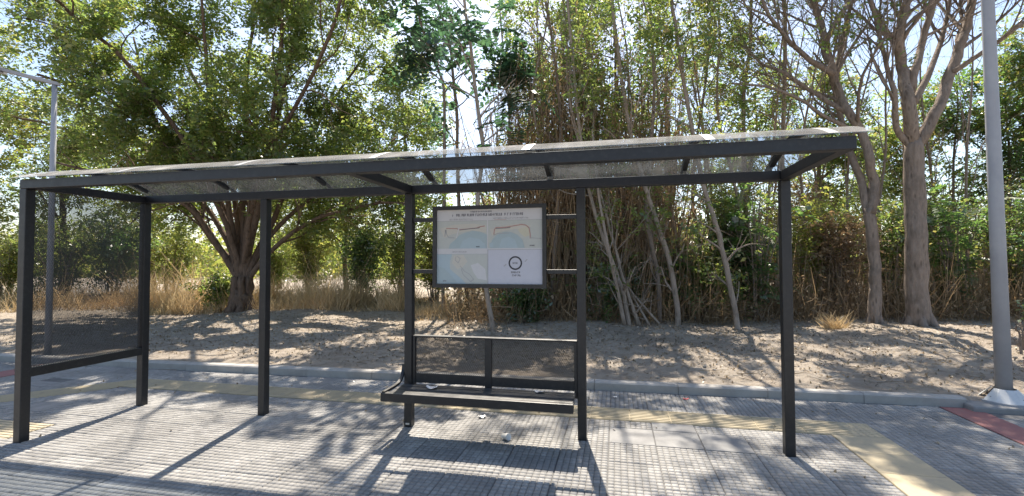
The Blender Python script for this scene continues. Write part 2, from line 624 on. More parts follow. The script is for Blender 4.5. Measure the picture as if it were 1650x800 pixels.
# bending piece and the second patch at the left
a = np.array([-1.0, .82]); d = np.array([-.66, -.75]); nn_ = np.array([.75, -.66])
for k in range(-4, 4):
    o0 = a + nn_ * (k + .5) * .05
    t0 = max(0, (o0[0] + 1.0) / .66)
    p0 = o0 + d * t0; p1 = o0 + d * 4.2
    q = nn_ * .0125
    mb.prism([tuple(p0 - q), tuple(p0 + q), tuple(p1 + q), tuple(p1 - q)], 2, -.002, .0045)
pA, pB = a + nn_ * .2, a - nn_ * .2
mb.prism([(-1.004, TY0 + .01), (-1.004, TY1 - .01), tuple(pB + d * .16), tuple(pB + d * 4.2), tuple(pA + d * 4.2), tuple(pA + d * .3)], 2, -.02, -.0018)
mb.box((-.98, -1.05, -.02), (-.17, -.67, -.001))
for k in range(7):
    y = -1.02 + k * .052
    mb.box((-.97, y - .0125, -.002), (-.18, y + .0125, .0045))
struct(mb.build('tactile_paving', 'yellow_tile'), 'worn yellow ribbed tactile band in the pavement', 'tactile paving')

# red strips
mb = MB()
mb.box((RX0 + .004, -4.3, -.02), (RX1 - .004, 1.80, -.001))
mb.box((LX0 + .004, -4.3, -.02), (LX1 - .004, 1.47, -.001))
struct(mb.build('red_paving', 'red_tile'), 'faded red strips running across the pavement', 'paving')

# kerb
mb = MB()
x = -15.0
while x < 20:
    if not (8.85 < x + .5 < 9.9):
        y0 = kerb_y(x); y1 = kerb_y(x + .994)
        q = .003 * math.sin(x * 7)
        Vk = []
        for xx, yy in ((x, y0), (x + .994, y1)):
            Vk += [(xx, yy, -.03), (xx, yy, .085 + q), (xx, yy + .018, .10 + q), (xx, yy + .125, .102 + q), (xx, yy + .125, -.03)]
        mb.add(Vk, [(0, 5, 6, 1), (1, 6, 7, 2), (2, 7, 8, 3), (3, 8, 9, 4), (0, 1, 2, 3, 4), (9, 8, 7, 6, 5)])
    x += 1.0
struct(mb.build('kerb', 'kerb_concrete'), 'grey concrete kerb between pavement and earth', 'kerb')

mb = MB()
mb.box((-60, -14, -.2), (60, -6.35, -.10))
struct(mb.build('road', 'asphalt'), 'asphalt road beside the pavement', 'road')
mb = MB()
for k in range(-30, 30):
    mb.box((k + .003, -6.35, -.2), (k + .997, -6.2, .004), .008)
struct(mb.build('road_kerb', 'kerb_concrete'), 'kerb along the road edge', 'kerb')

# ------------------------------------------------------------------ bus shelter
H, BH, PW, D = 2.273, .082, .078, 1.108
PXS = [0.0, 1.587, 3.244, 4.927, 6.6225]
XR = 6.70
sh = thing('bus_shelter', 'black steel bus shelter with arched clear roof and mesh side panel', 'bus shelter', (3.35, -.5, 0))


def part(mb_, name, m_, parent=sh, smooth=False):
    return mb_.build(name, m_, parent, smooth)


for x in PXS:
    mb = MB(); mb.box((x, 0, -.03), (x + PW, PW, H - .001), .005)
    po = part(mb, 'post', 'black_paint')
    if x == PXS[2]:
        mb = MB(); mb.box((x + .018, -.003, .018), (x + .058, -.0003, .036), .0008)
        part(mb, 'maker_plate', 'alu_strip', po)
mb = MB(); mb.box((0, -D, -.03), (PW, -D + PW, H - .001), .005); part(mb, 'post', 'black_paint')
mb = MB(); mb.box((0, -D, H), (XR, -D + PW, H + BH), .005); part(mb, 'front_beam', 'black_paint')
mb = MB(); mb.box((0, 0, H), (XR, PW, H + BH), .005); part(mb, 'back_beam', 'black_paint')
for x in (0, PXS[2], XR - PW):
    mb = MB(); mb.box((x + .001, -D + PW + .001, H + .002), (x + PW - .001, -.001, H + BH - .003), .004)
    part(mb, 'cross_beam', 'black_paint')
mb = MB(); mb.box((.004, -D + PW + .001, .565), (PW - .004, -.001, .645), .004); part(mb, 'panel_rail', 'black_paint')


def expanded(mb_, o, u, v, lu, lv, ang=32, pitch=.0145, wid=.0036, th=.0025):
    """real crossed strands of expanded steel filling a lu x lv rectangle"""
    o = np.array(o, float); u = np.array(u, float); v = np.array(v, float)
    nrm = np.cross(u, v)
    for sg in (1, -1):
        dx, dy = math.cos(math.radians(ang)), sg * math.sin(math.radians(ang))
        nx, ny = -dy, dx
        ds = [nx * a_ + ny * b_ for a_ in (0, lu) for b_ in (0, lv)]
        s = min(ds) + pitch / 2
        while s < max(ds):
            px_, py_ = nx * s, ny * s
            t0, t1 = -1e9, 1e9
            for p_, d_, l_ in ((px_, dx, lu), (py_, dy, lv)):
                ta, tb = (0 - p_) / d_, (l_ - p_) / d_
                t0 = max(t0, min(ta, tb)); t1 = min(t1, max(ta, tb))
            if t1 > t0 + .004:
                A = o + u * (px_ + dx * t0) + v * (py_ + dy * t0)
                B = o + u * (px_ + dx * t1) + v * (py_ + dy * t1)
                q = (u * nx + v * ny) * wid / 2
                off = nrm * (sg * th * .55)
                h_ = nrm * th / 2
                mb_.add([A - q - h_ + off, A + q - h_ + off, A + q + h_ + off, A - q + h_ + off,
                         B - q - h_ + off, B + q - h_ + off, B + q + h_ + off, B - q + h_ + off],
                        [(0, 1, 2, 3), (7, 6, 5, 4), (0, 4, 5, 1), (1, 5, 6, 2), (2, 6, 7, 3), (3, 7, 4, 0)])
            s += pitch


mb = MB(); expanded(mb, (.039, -D + PW, .646), (0, 1, 0), (0, 0, 1), D - PW, H - .646, 33, .0105, .0040)
part(mb, 'mesh_panel', 'black_paint')

# arched roof: ribs, sheets and cover strips
RISE = .155
Z0 = H + BH + .004


def arc(y):
    t = (y - (-D - .05)) / (D + PW + .1)
    return Z0 + RISE * 4 * t * (1 - t)


AY = np.linspace(-D - .05, PW + .05, 15)
RIBX = [.10, 1.18, 2.355, 3.525, 4.68, 5.865, 6.56]


def arched(x0, x1, lift, th, y0=-D - .05, y1=PW + .05, nn=15):
    ys_ = np.linspace(y0, y1, nn)
    out = [(y, arc(y) + lift) for y in ys_] + [(y, arc(y) + lift + th) for y in ys_[::-1]]
    return out, 0, x0, x1


for x in RIBX:
    mb = MB(); mb.prism(*arched(x - .02, x + .02, -.03, .028, -D + PW + .002, -.002))
    part(mb, 'rib', 'black_paint')
ed = [-.045] + RIBX[1:-1] + [XR + .075]
for a_, b_ in zip(ed[:-1], ed[1:]):
    mb = MB(); mb.prism(*arched(a_ + .002, b_ - .002, 0, .006))
    mb.mi = [1 if 14 < min(f_) + 0 and len(f_) == 4 and max(f_) < 60 and all((q % 30) >= 15 for q in f_) else 0 for f_ in mb.f]
    part(mb, 'roof_sheet', ['polycarbonate', 'polycarbonate_top'])
for x in RIBX:
    mb = MB(); mb.prism(*arched(x - .028, x + .028, .0063, .002, -D - .052, PW + .052))
    part(mb, 'cover_strip', 'alu_strip')
# rails that carry the sign
for z in (2.013, 1.506):
    mb = MB(); mb.box((PXS[2] + PW, .022, z - .02), (PXS[3], .058, z + .02), .003)
    part(mb, 'sign_rail', 'black_paint')

# ------------------------------------------------------------------ bench
be = thing('bench', 'black slatted bench with mesh backrest fixed between two shelter posts', 'bench', (4.08, -.15, 0))
X0, X1 = PXS[2] + PW, PXS[3]
YF = -.40
st_ = MB()
seat = bpy.data.objects.new('seat', None)
mb = MB(); mb.box((3.205, YF, .352), (4.925, YF + .06, .428), .004)
se = mb.build('seat', 'black_paint', be)
for k, (ya, yb) in enumerate(((-.325, -.235), (-.22, -.13), (-.115, -.03))):
    mb = MB(); mb.box((3.262, ya, .402), (4.915, yb, .424), .003)
    mb.build('slat', 'black_paint', se)
for x in (3.33, 4.06, 4.86):
    mb = MB(); mb.box((x, YF + .061, .365), (x + .04, -.002, .401), .003)
    mb.build('seat_bracket', 'black_paint', be)
bpy.data.objects.remove(seat)
bk = MB()
bk.box((X0 + .003, .012, .865), (X1 - .003, .082, .882), .003)
ba = bk.build('backrest', 'black_paint', be)
mb = MB(); mb.box((X0 + .03, .022, .425), (X1 - .032, .052, .515), .003); mb.build('lower_rail', 'black_paint', ba)
mb = MB(); mb.box((4.058, .014, .36), (4.122, .05, .864), .003); mb.build('mullion', 'black_paint', ba)
for x in (X0 + .002, X1 - .03):
    mb = MB(); mb.box((x, .016, .36), (x + .028, .054, .864), .003); mb.build('side_bar', 'black_paint', ba)
for x0, x1 in ((X0 + .03, 4.058), (4.122, X1 - .03)):
    mb = MB(); expanded(mb, (x0, .045, .516), (1, 0, 0), (0, 0, 1), x1 - x0, .349, 33, .0105, .0042)
    mb.build('mesh_panel', 'black_paint', ba)


def ribbon(pts, x0, x1, th):
    o = [np.array(p) for p in pts]
    L, R_ = [], []
    for i, p in enumerate(o):
        t = o[min(i + 1, len(o) - 1)] - o[max(i - 1, 0)]
        t = t / np.linalg.norm(t); nn2 = np.array([-t[1], t[0]])
        L.append(tuple(p + nn2 * th / 2)); R_.append(tuple(p - nn2 * th / 2))
    return L + R_[::-1], 0, x0, x1


path = [(.03, .60), (.026, .57), (.018, .54), (-.005, .495), (-.045, .458), (-.10, .438), (-.18, .432), (-.30, .431), (-.392, .431)]
mb = MB(); mb.prism(*ribbon(path, 3.214, 3.243, .022)); mb.build('arm_bracket', 'black_paint', be)

# ------------------------------------------------------------------ information sign
sg = thing('information_sign', 'framed transit map board with four panels hung between the bench posts', 'sign', (4.098, .0, 1.35))
SX0, SX1, SZ0, SZ1 = 3.545, 4.652, 1.353, 2.136
FWD = .036
for a_, b_ in (((SX0, -.02, SZ0), (SX1, .02, SZ0 + FWD)), ((SX0, -.02, SZ1 - FWD), (SX1, .02, SZ1)),
               ((SX0, -.02, SZ0 + FWD + .0005), (SX0 + FWD, .02, SZ1 - FWD - .0005)), ((SX1 - FWD, -.02, SZ0 + FWD + .0005), (SX1, .02, SZ1 - FWD - .0005))):
    pass
mb = MB()
o_ = [(SX0, SZ0), (SX1, SZ0), (SX1, SZ1), (SX0, SZ1)]
i_ = [(SX0 + FWD, SZ0 + FWD), (SX1 - FWD, SZ0 + FWD), (SX1 - FWD, SZ1 - FWD), (SX0 + FWD, SZ1 - FWD)]
Vf = [(x, y, z) for y in (-.02, .02) for ring in (o_, i_) for x, z in ring]
Ff = []
for k in range(4):
    k2 = (k + 1) % 4
    Ff += [(k, k2, 4 + k2, 4 + k), (8 + k2, 8 + k, 12 + k, 12 + k2), (k2, k, 8 + k, 8 + k2), (4 + k, 4 + k2, 12 + k2, 12 + k)]
mb.add(Vf, Ff)
mb.build('frame', 'black_paint', sg)
mb = MB(); mb.box((SX0 + .01, .004, SZ0 + .01), (SX1 - .01, .0195, SZ1 - .01)); mb.build('back_board', 'steel_grey', sg)
PM = ['print_white', 'print_lilac', 'print_land', 'print_landwarm', 'print_sea', 'print_sealight', 'print_red', 'print_black', 'print_grey', 'print_midgrey', 'print_yellow']
pi = {q: i for i, q in enumerate(PM)}
mb = MB()
AX0, AX1, AZ0, AZ1 = SX0 + FWD + .001, SX1 - FWD - .001, SZ0 + FWD + .001, SZ1 - FWD - .001


def uv(u, v, lay):     # u 0..1 from left, v 0..1 from top
    return (AX0 + (AX1 - AX0) * u, .0025 - .0006 * lay, AZ1 - (AZ1 - AZ0) * v)


def shape(pts, m_, lay):
    mb.poly([uv(u, v, lay) for u, v in pts], pi[m_])


def rect(u0, v0, u1, v1, m_, lay):
    shape([(u0, v1), (u1, v1), (u1, v0), (u0, v0)], m_, lay)


def line(pts, wd, m_, lay):
    for (ua, va), (ub, vb) in zip(pts[:-1], pts[1:]):
        du, dv = (ub - ua) * 1.45, vb - va
        l_ = math.hypot(du, dv) + 1e-9
        nu, nv = -dv / l_ * wd / 1.45, du / l_ * wd
        shape([(ua - nu, va - nv), (ub - nu, vb - nv), (ub + nu, vb + nv), (ua + nu, va + nv)], m_, lay)


def words(u, v, h, lens, m_, lay, cw=.62, bold=.16, seed=1):
    """rows of tiny stroked glyphs, as unreadable as the photograph's print"""
    r = random.Random(seed)
    for L_ in lens:
        for k in range(L_):
            wdt = h * cw / 1.45
            b = h * bold
            bu = b / 1.45
            rect(u, v, u + bu, v + h, m_, lay)
            t = r.random()
            if t < .7:
                rect(u + bu, v, u + wdt * .8, v + b, m_, lay)
            if t > .3:
                vv = v + r.choice((h * .42, h - b))
                rect(u + bu, vv, u + wdt * .8, vv + b, m_, lay)
            if .2 < t < .75:
                rect(u + wdt * .8 - bu, v + b, u + wdt * .8, v + h - b, m_, lay + 1)
            u += wdt
        u += h * cw * .6 / 1.45
    return u


rect(0, 0, 1, 1, 'print_white', 0)
words(.325, .020, .021, [8, 2, 12], 'print_grey', 2, .62, .2, 1)
words(.150, .060, .034, [1], 'print_grey', 2, .62, .2, 2)
words(.190, .055, .036, [3, 3, 5, 8, 9], 'print_grey', 2, .585, .24, 3)
words(.650, .055, .036, [1, 1, 1, 6], 'print_grey', 2, .66, .24, 4)
words(.125, .122, .020, [3, 4, 7, 5], 'print_midgrey', 2, .8, .2, 5)
words(.545, .116, .020, [9, 7, 6, 8], 'print_midgrey', 2, .75, .2, 6)
rect(.555, .142, .67, .146, 'print_red', 2)
# the two upper maps
for u0, u1, k in ((.0, .487, 0), (.497, 1.0, 1)):
    rect(u0, .155, u1, .525, 'print_land', 1)
    rect(u0, .150, u1, .155, 'print_midgrey', 2)
    f_ = lambda u: u0 + (u1 - u0) * u
    if k == 0:
        shape([(f_(.06), .25), (f_(.35), .20), (f_(.75), .19), (f_(.98), .22), (f_(.98), .31), (f_(.6), .29), (f_(.3), .33), (f_(.15), .38)], 'print_landwarm', 2)
        shape([(f_(.24), .525), (f_(.27), .46), (f_(.38), .40), (f_(.45), .345), (f_(.58), .31), (f_(.72), .285), (f_(.86), .30), (f_(1), .34), (f_(1), .525)], 'print_sea', 3)
        shape([(f_(.45), .525), (f_(.52), .42), (f_(.68), .37), (f_(.85), .40), (f_(.95), .46), (f_(.98), .525)], 'print_sealight', 4)
        line([(f_(.19), .25), (f_(.40), .255), (f_(.46), .27), (f_(.80), .25), (f_(.86), .235), (f_(.96), .225)], .006, 'print_red', 5)
        line([(f_(.46), .275), (f_(.64), .262), (f_(.84), .252), (f_(.86), .24)], .005, 'print_grey', 6)
        line([(f_(.16), .36), (f_(.18), .27), (f_(.20), .33), (f_(.24), .375), (f_(.36), .38)], .005, 'print_midgrey', 5)
        line([(f_(.45), .24), (f_(.42), .31), (f_(.40), .38)], .007, 'print_white', 6)
        words(f_(.79), .495, .016, [5], 'print_black', 5, .6, .3, 8)
    else:
        shape([(f_(.03), .27), (f_(.3), .22), (f_(.6), .20), (f_(.8), .23), (f_(.72), .29), (f_(.5), .27), (f_(.2), .31), (f_(.08), .36)], 'print_landwarm', 2)
        shape([(f_(.55), .28), (f_(.75), .24), (f_(.78), .36), (f_(.68), .38), (f_(.6), .33)], 'print_yellow', 3)
        shape([(f_(.04), .525), (f_(.07), .42), (f_(.16), .35), (f_(.3), .31), (f_(.42), .31), (f_(.55), .35), (f_(.64), .42), (f_(.68), .525)], 'print_sea', 4)
        shape([(f_(.2), .525), (f_(.26), .40), (f_(.38), .37), (f_(.5), .41), (f_(.56), .525)], 'print_sealight', 5)
        line([(f_(.11), .34), (f_(.12), .28), (f_(.15), .25), (f_(.3), .25), (f_(.45), .235), (f_(.62), .215), (f_(.7), .225), (f_(.76), .26), (f_(.78), .34), (f_(.78), .40)], .006, 'print_red', 6)
        line([(f_(.15), .262), (f_(.34), .258), (f_(.42), .25)], .005, 'print_grey', 7)
        line([(f_(.1), .35), (f_(.18), .33), (f_(.4), .325)], .004, 'print_midgrey', 7)
        line([(f_(.775), .39), (f_(.98), .405)], .004, 'print_midgrey', 7)
        for q in (.03, .3, .38):
            rect(f_(q), .45, f_(q + .07), .51, 'print_sealight', 6)
        words(f_(.77), .485, .016, [7], 'print_grey', 6, .6, .3, 9)
rect(0, .525, 1, .545, 'print_white', 4)
words(.155, .562, .016, [6, 9], 'print_midgrey', 2, .8, .25, 10)
rect(0, .598, .490, .602, 'print_midgrey', 2)
rect(0, .602, .490, 1, 'print_sealight', 1)
shape([(.15, .602), (.490, .602), (.490, 1), (.29, 1), (.24, .93), (.18, .86), (.13, .80), (.13, .70)], 'print_land', 2)
shape([(.17, .62), (.26, .61), (.30, .70), (.25, .78), (.20, .80), (.15, .72)], 'print_landwarm', 3)
shape([(0, 1), (0, .75), (.08, .80), (.15, .9), (.21, 1)], 'print_sea', 3)
shape([(.33, .75), (.40, .72), (.47, .80), (.485, .95), (.40, .93), (.36, .85)], 'print_white', 3)
line([(.19, .63), (.18, .68), (.21, .72), (.23, .66), (.20, .63)], .004, 'print_midgrey', 4)
line([(.23, .76), (.27, .83), (.32, .87), (.36, .94), (.33, .97), (.26, .88), (.24, .80)], .004, 'print_midgrey', 4)
words(.062, .955, .016, [5], 'print_grey', 5, .6, .3, 11)
rect(.497, .545, 1, 1, 'print_lilac', 3)
rect(.497, .541, 1, .547, 'print_midgrey', 5)
rect(.493, .541, .498, 1, 'print_midgrey', 5)
# black ring with a short word, two tick marks and two lines below
cu, cv, nseg = .752, .722, 40
for k in range(nseg):
    t0, t1 = 2 * PI * k / nseg, 2 * PI * (k + 1) / nseg
    q = lambda t, r: (cu + math.cos(t) * r / 1.45, cv + math.sin(t) * r)
    shape([q(t0, .071), q(t1, .071), q(t1, .091), q(t0, .091)][::-1], 'print_black', 5)
words(.727, .712, .022, [5], 'print_grey', 5, .62, .3, 12)
words(.712, .832, .026, [6], 'print_grey', 5, .8, .28, 13)
words(.722, .872, .026, [3, 2], 'print_grey', 5, .8, .28, 14)
line([(.645, .765), (.655, .755), (.668, .735)], .006, 'print_midgrey', 5)
line([(.84, .705), (.85, .69), (.862, .672)], .006, 'print_midgrey', 5)
mb.build('poster', PM, sg)

# ------------------------------------------------------------------ lamp posts
p0 = np.array([-3.93, 1.72])
b0 = float(gz(p0[0], p0[1]))
lp = thing('lamp_post', 'slim grey lamp post with angled arm behind the mesh side panel', 'lamp post', (p0[0], p0[1], .05))
mb = MB(); mb.tube([(p0[0], p0[1], -.1), (p0[0], p0[1], 2.3), (p0[0], p0[1], 4.62)], [.046, .042, .036], 12, 0)
mb.build('pole', 'steel_grey', lp, True)
top = np.array([p0[0], p0[1], 4.60]); dr = np.array([-.86, -.5, 0]); dr /= np.linalg.norm(dr)
mb = MB()
sd_ = np.array([-dr[1], dr[0], 0])


def bar(mb_, A, B, wv, tv, mi=0):
    mb_.add([A - wv - tv, A + wv - tv, A + wv + tv, A - wv + tv, B - wv - tv, B + wv - tv, B + wv + tv, B - wv + tv],
            [(0, 1, 2, 3), (7, 6, 5, 4), (0, 4, 5, 1), (1, 5, 6, 2), (2, 6, 7, 3), (3, 7, 4, 0)], mi)


e1 = top + dr * .7 + np.array([0, 0, .17])
bar(mb, top - dr * .06 + np.array([0, 0, .01]), e1, sd_ * .045, np.array([0, 0, .025]))
mb.build('arm', 'steel_grey', lp)
mb = MB()
e2 = e1 + dr * .7 + np.array([0, 0, .16])
bar(mb, e1 + dr * .002, e2, sd_ * .13, np.array([0, 0, .045]))
mb.build('lamp_head', 'steel_grey', lp)

p0 = np.array([9.42, 1.95])
mb = MB(); mb.box((p0[0] - .46, p0[1] - .28, -.03), (p0[0] + 1.4, p0[1] + .42, .055), .02)
struct(mb.build('concrete_footing', 'pad_concrete'), 'concrete footing pad around the right lamp post', 'footing')
lp = thing('lamp_post', 'thick pale grey lamp post with bolted base on concrete beside the red strip', 'lamp post', (p0[0], p0[1], .055))
ln = np.array([-.02, .0])
mb = MB(); mb.tube([(p0[0], p0[1], .06), (p0[0] + ln[0], p0[1], 2.5), (p0[0] + ln[0] * 2, p0[1], 5.2), (p0[0] + ln[0] * 3, p0[1], 8)], [.072, .064, .054, .046], 16)
mb.build('pole', 'steel_grey', lp, True)
mb = MB(); mb.tube([(p0[0], p0[1], .054), (p0[0], p0[1], .075)], [.235, .235], 24); bp_ = mb.build('base_plate', 'steel_grey', lp)
# pale folded base cover round the foot, two of its faces open
mb = MB()
ns_ = 12
ring = lambda r_0, z_: [(p0[0] + math.cos(-2.2 + (k + .5) * 2 * PI / ns_) * r_0, p0[1] + math.sin(-2.2 + (k + .5) * 2 * PI / ns_) * r_0, z_) for k in range(ns_)]
Vs = ring(.222, .0755) + ring(.105, .20) + ring(.216, .0755) + ring(.099, .197)
Fs = []
for k in range(ns_):
    k2 = (k + 1) % ns_
    if k in (9, 7):
        continue
    Fs += [(k, k2, ns_ + k2, ns_ + k), (2 * ns_ + k2, 2 * ns_ + k, 3 * ns_ + k, 3 * ns_ + k2), (ns_ + k, ns_ + k2, 3 * ns_ + k2, 3 * ns_ + k)]
mb.add(Vs, Fs)
mb.build('base_cover', 'white_plate', lp)
for k in range(4):
    a_ = k * PI / 2 + .35
    mb = MB(); bx_, by_ = p0[0] + math.cos(a_) * .17, p0[1] + math.sin(a_) * .17
    mb.tube([(bx_, by_, .074), (bx_, by_, .098), (bx_, by_, .0985), (bx_, by_, .12)], [.02, .02, .011, .011], 6)
    mb.build('anchor_bolt', 'bolt_steel', lp)

# orange post cut by the right edge
q, dq = on_ground(1663, 642)
po = thing('marker_post', 'thin rust orange post at the right edge beside the lamp post', 'post', (q[0], q[1], q[2]))
mb = MB(); mb.box((q[0] - .04, q[1] - .04, q[2] - .05), (q[0] + .04, q[1] + .04, q[2] + .42), .006); mb.build('post_body', 'rust_orange', po)
mb = MB(); mb.box((q[0] - .046, q[1] - .046, q[2] + .421), (q[0] + .046, q[1] + .046, q[2] + .44), .004); mb.build('post_cap', 'bolt_steel', po)


# ------------------------------------------------------------------ litter
def scrap(p, sx, sy, seed, rot, label, lift=.004, mat_='paper'):
    r = np.random.RandomState(seed)
    n_ = 5
    g = np.linspace(-1, 1, n_)
    Vv = []
    for j in range(n_):
        for i in range(n_):
            x_, y_ = g[i] * sx, g[j] * sy
            z_ = abs(r.normal(0, .25)) * min(sx, sy) + lift + .25 * sx * (g[i] ** 2)
            x2 = x_ * math.cos(rot) - y_ * math.sin(rot); y2 = x_ * math.sin(rot) + y_ * math.cos(rot)
            Vv.append((p[0] + x2, p[1] + y2, p[2] + z_))
    nv = len(Vv)
    Vv += [(a_, b_, c2 - .0008) for a_, b_, c2 in Vv]
    Fv = []
    for j in range(n_ - 1):
        for i in range(n_ - 1):
            a_ = j * n_ + i
            Fv += [(a_, a_ + 1, a_ + n_ + 1, a_ + n_), (nv + a_ + n_, nv + a_ + n_ + 1, nv + a_ + 1, nv + a_)]
    o = mk('paper_scrap', Vv, Fv, mat_, None, True)
    return tag(o, label, 'litter', 'pieces of white litter')


scrap((3.60, -.16, .424), .05, .035, 1, .2, 'folded white paper lying on the left half of the bench seat')
scrap((4.60, -.09, .424), .045, .022, 2, -.1, 'flat white scrap on the bench seat near its right post')
scrap((3.92, .41, .0), .035, .03, 3, .6, 'crumpled pale scrap on the paving behind the bench')
mb = MB()
cx_, cy_ = 4.295, -.132
th_ = np.linspace(0, 2 * PI, 20, endpoint=False)
ax_ = np.array([.85, -.5, .14]); ax_ /= np.linalg.norm(ax_)
cc = np.array([cx_, cy_, .030])
mb.tube([cc - ax_ * .036, cc - ax_ * .0359, cc + ax_ * .03, cc + ax_ * .031, cc + ax_ * .036], [.001, .022, .029, .032, .032], 18, cap=False)
tag(mb.build('paper_cup', 'cup_lid', None, True), 'white paper cup lying on the paving in front of the bench', 'cup')
scrap((5.25, 1.42, .0), .02, .016, 5, .4, 'tiny pale scrap in the gutter right of the bench')
scrap((6.05, 1.50, .0), .035, .018, 6, .3, 'small red and white wrapper against the kerb', .004, 'red_print')
scrap((2.60, 1.42, .0), .03, .022, 8, .9, 'yellowish crumpled scrap by the kerb left of the bench', .006, 'leaf_straw')


# ------------------------------------------------------------------ vegetation
def unit(v):
    return v / (np.linalg.norm(v, axis=-1, keepdims=True) + 1e-9)


def lattice(P, cell, seed):
    g = P / cell
    i0 = np.floor(g).astype(int); f_ = g - i0; f_ = f_ * f_ * (3 - 2 * f_)
    out = 0
    for dx in (0, 1):
        for dy in (0, 1):
            for dz in (0, 1):
                h = np.sin((i0[:, 0] + dx) * 127.1 + (i0[:, 1] + dy) * 311.7 + (i0[:, 2] + dz) * 74.7 + seed) * 43758.5453
                h = h - np.floor(h)
                out = out + h * np.where(dx, f_[:, 0], 1 - f_[:, 0]) * np.where(dy, f_[:, 1], 1 - f_[:, 1]) * np.where(dz, f_[:, 2], 1 - f_[:, 2])
    return out


class Tree:
    def __init__(self, seed):
        self.r = np.random.RandomState(seed)
        self.mb = MB()
        self.tips = []

    def stem(self, pts, r0, r1, sides=8, power=1.0):
        """smooth stem through given points; returns dense points and radii"""
        pts = np.array(pts, float)
        t = np.linspace(0, 1, len(pts)); tt = np.linspace(0, 1, max(6, len(pts) * 3))
        q = np.stack([np.interp(tt, t, pts[:, k]) for k in range(3)], 1)
        q[1:-1] = .25 * q[:-2] + .5 * q[1:-1] + .25 * q[2:]
        q[1:-1] += self.r.normal(0, r0 * .10, q[1:-1].shape)
        rr = r0 + (r1 - r0) * tt ** power
        rr = rr * (1 + self.r.normal(0, .03, len(rr)))
        self.mb.tube(q, rr, sides)
        return q, rr

    def grow(self, p, d, L, r, lvl, cfg):
        R_ = self.r
        seg = 5 if lvl > 1 else 4
        pts = [np.array(p, float)]; d = unit(np.array(d, float))
        for k in range(seg):
            d = unit(d + R_.normal(0, cfg['wig'], 3) + np.array([0, 0, cfg['trop']]))
            pts.append(pts[-1] + d * L / seg)
        pts = np.array(pts)
        rr = np.linspace(r, r * .5, seg + 1)
        self.mb.tube(pts, rr, 6 if r > .03 else (5 if r > .012 else 3), cap=False)
        if lvl <= 0:
            self.tips.append(pts)
            return
        n_ = cfg['n'][min(lvl, len(cfg['n'])) - 1]
        self.sprout(pts, rr, n_, L, lvl - 1, cfg, .3)
        if lvl == 1:
            self.tips.append(pts[2:])

    def sprout(self, pts, rr, n_, L, lvl, cfg, t0=.3, t1=1.0):
        R_ = self.r
        m_ = len(pts)
        for k in range(n_):
            t = t0 + (t1 - t0) * (k + R_.rand()) / n_
            x = t * (m_ - 1); i = min(int(x), m_ - 2)
            p = pts[i] + (pts[i + 1] - pts[i]) * (x - i)
            d = unit(pts[i + 1] - pts[i])
            a = math.radians(R_.uniform(*cfg['ang']))
            perp = unit(np.cross(d, R_.normal(0, 1, 3)))
            nd = d * math.cos(a) + perp * math.sin(a)
            if 'bias' in cfg:
                nd = nd + np.array(cfg['bias'])
            self.grow(p, nd, L * R_.uniform(*cfg['len']), rr[i] * R_.uniform(.36, .52), lvl, cfg)

    def leaf_points(self, per, sig):
        P = self._leaf_points(per, sig)
        # nothing hangs where it would shade the open paving at the shelter's left end
        sx = P[:, 0] + .131 * P[:, 2]; sy = P[:, 1] - .655 * P[:, 2]
        wob = .15 * np.sin(sx * 5) + .15 * np.sin(sy * 7)
        open_ = (sx > -.45 + wob) & (sx < 1.75 + wob) & (sy < .45 + wob) | (sx > 1.7) & (sx < 3.1 + wob) & (sy < -.35 + wob * 2) & (sy > -1.6)
        open_ |= sy < -1.5 + wob  # crowns also cut back so the roof front stays sunlit
        Q = np.stack([sx / 1.5, sy / .8, sx * 0], 1)
        fl_ = lattice(Q, .62, 9.0) * .62 + lattice(Q, .25, 4.0) * .38
        open_ |= (fl_ > np.where(sy < 1.3, .69, .535)) & (sy > -1.5) & (sy < 6.5)  # leaf gaps shaped along the sun's path to throw flecks on the ground
        return P[~open_]

    def _leaf_points(self, per, sig):
        P, Dn = [], []
        for tp in self.tips:
            k = self.r.poisson(per)
            if k == 0:
                continue
            x = self.r.uniform(0, len(tp) - 1.001, k)
            i = x.astype(int)
            q = tp[i] + (tp[i + 1] - tp[i]) * (x - i)[:, None]
            P.append(q + self.r.normal(0, sig, (k, 3)))
        return np.concatenate(P) if P else np.zeros((0, 3))


def leaves(P, r, L=(.08, .13), wr=.55, droop=.4, flat_=.5):
    """diamond leaves folded slightly along the midrib: two triangles-as-quads each"""
    n_ = len(P)
    a = r.normal(0, 1, (n_, 3)); a[:, 2] -= droop
    a = unit(a)
    nn2 = r.normal(0, 1, (n_, 3)); nn2[:, 2] += flat_ * 2
    b = unit(np.cross(nn2, a))
    nr = unit(np.cross(a, b))
    ln_ = r.uniform(L[0], L[1], n_)[:, None]
    wd = ln_ * wr * r.uniform(.8, 1.2, (n_, 1))
    up = nr * wd * .18
    V = np.stack([P - a * ln_ * .5, P - a * ln_ * .05 + b * wd * .5 + up, P + a * ln_ * .5, P - a * ln_ * .05 - b * wd * .5 + up], 1).reshape(-1, 3)
    F = (np.arange(n_)[:, None] * 4 + np.arange(4)[None])
    return V, F


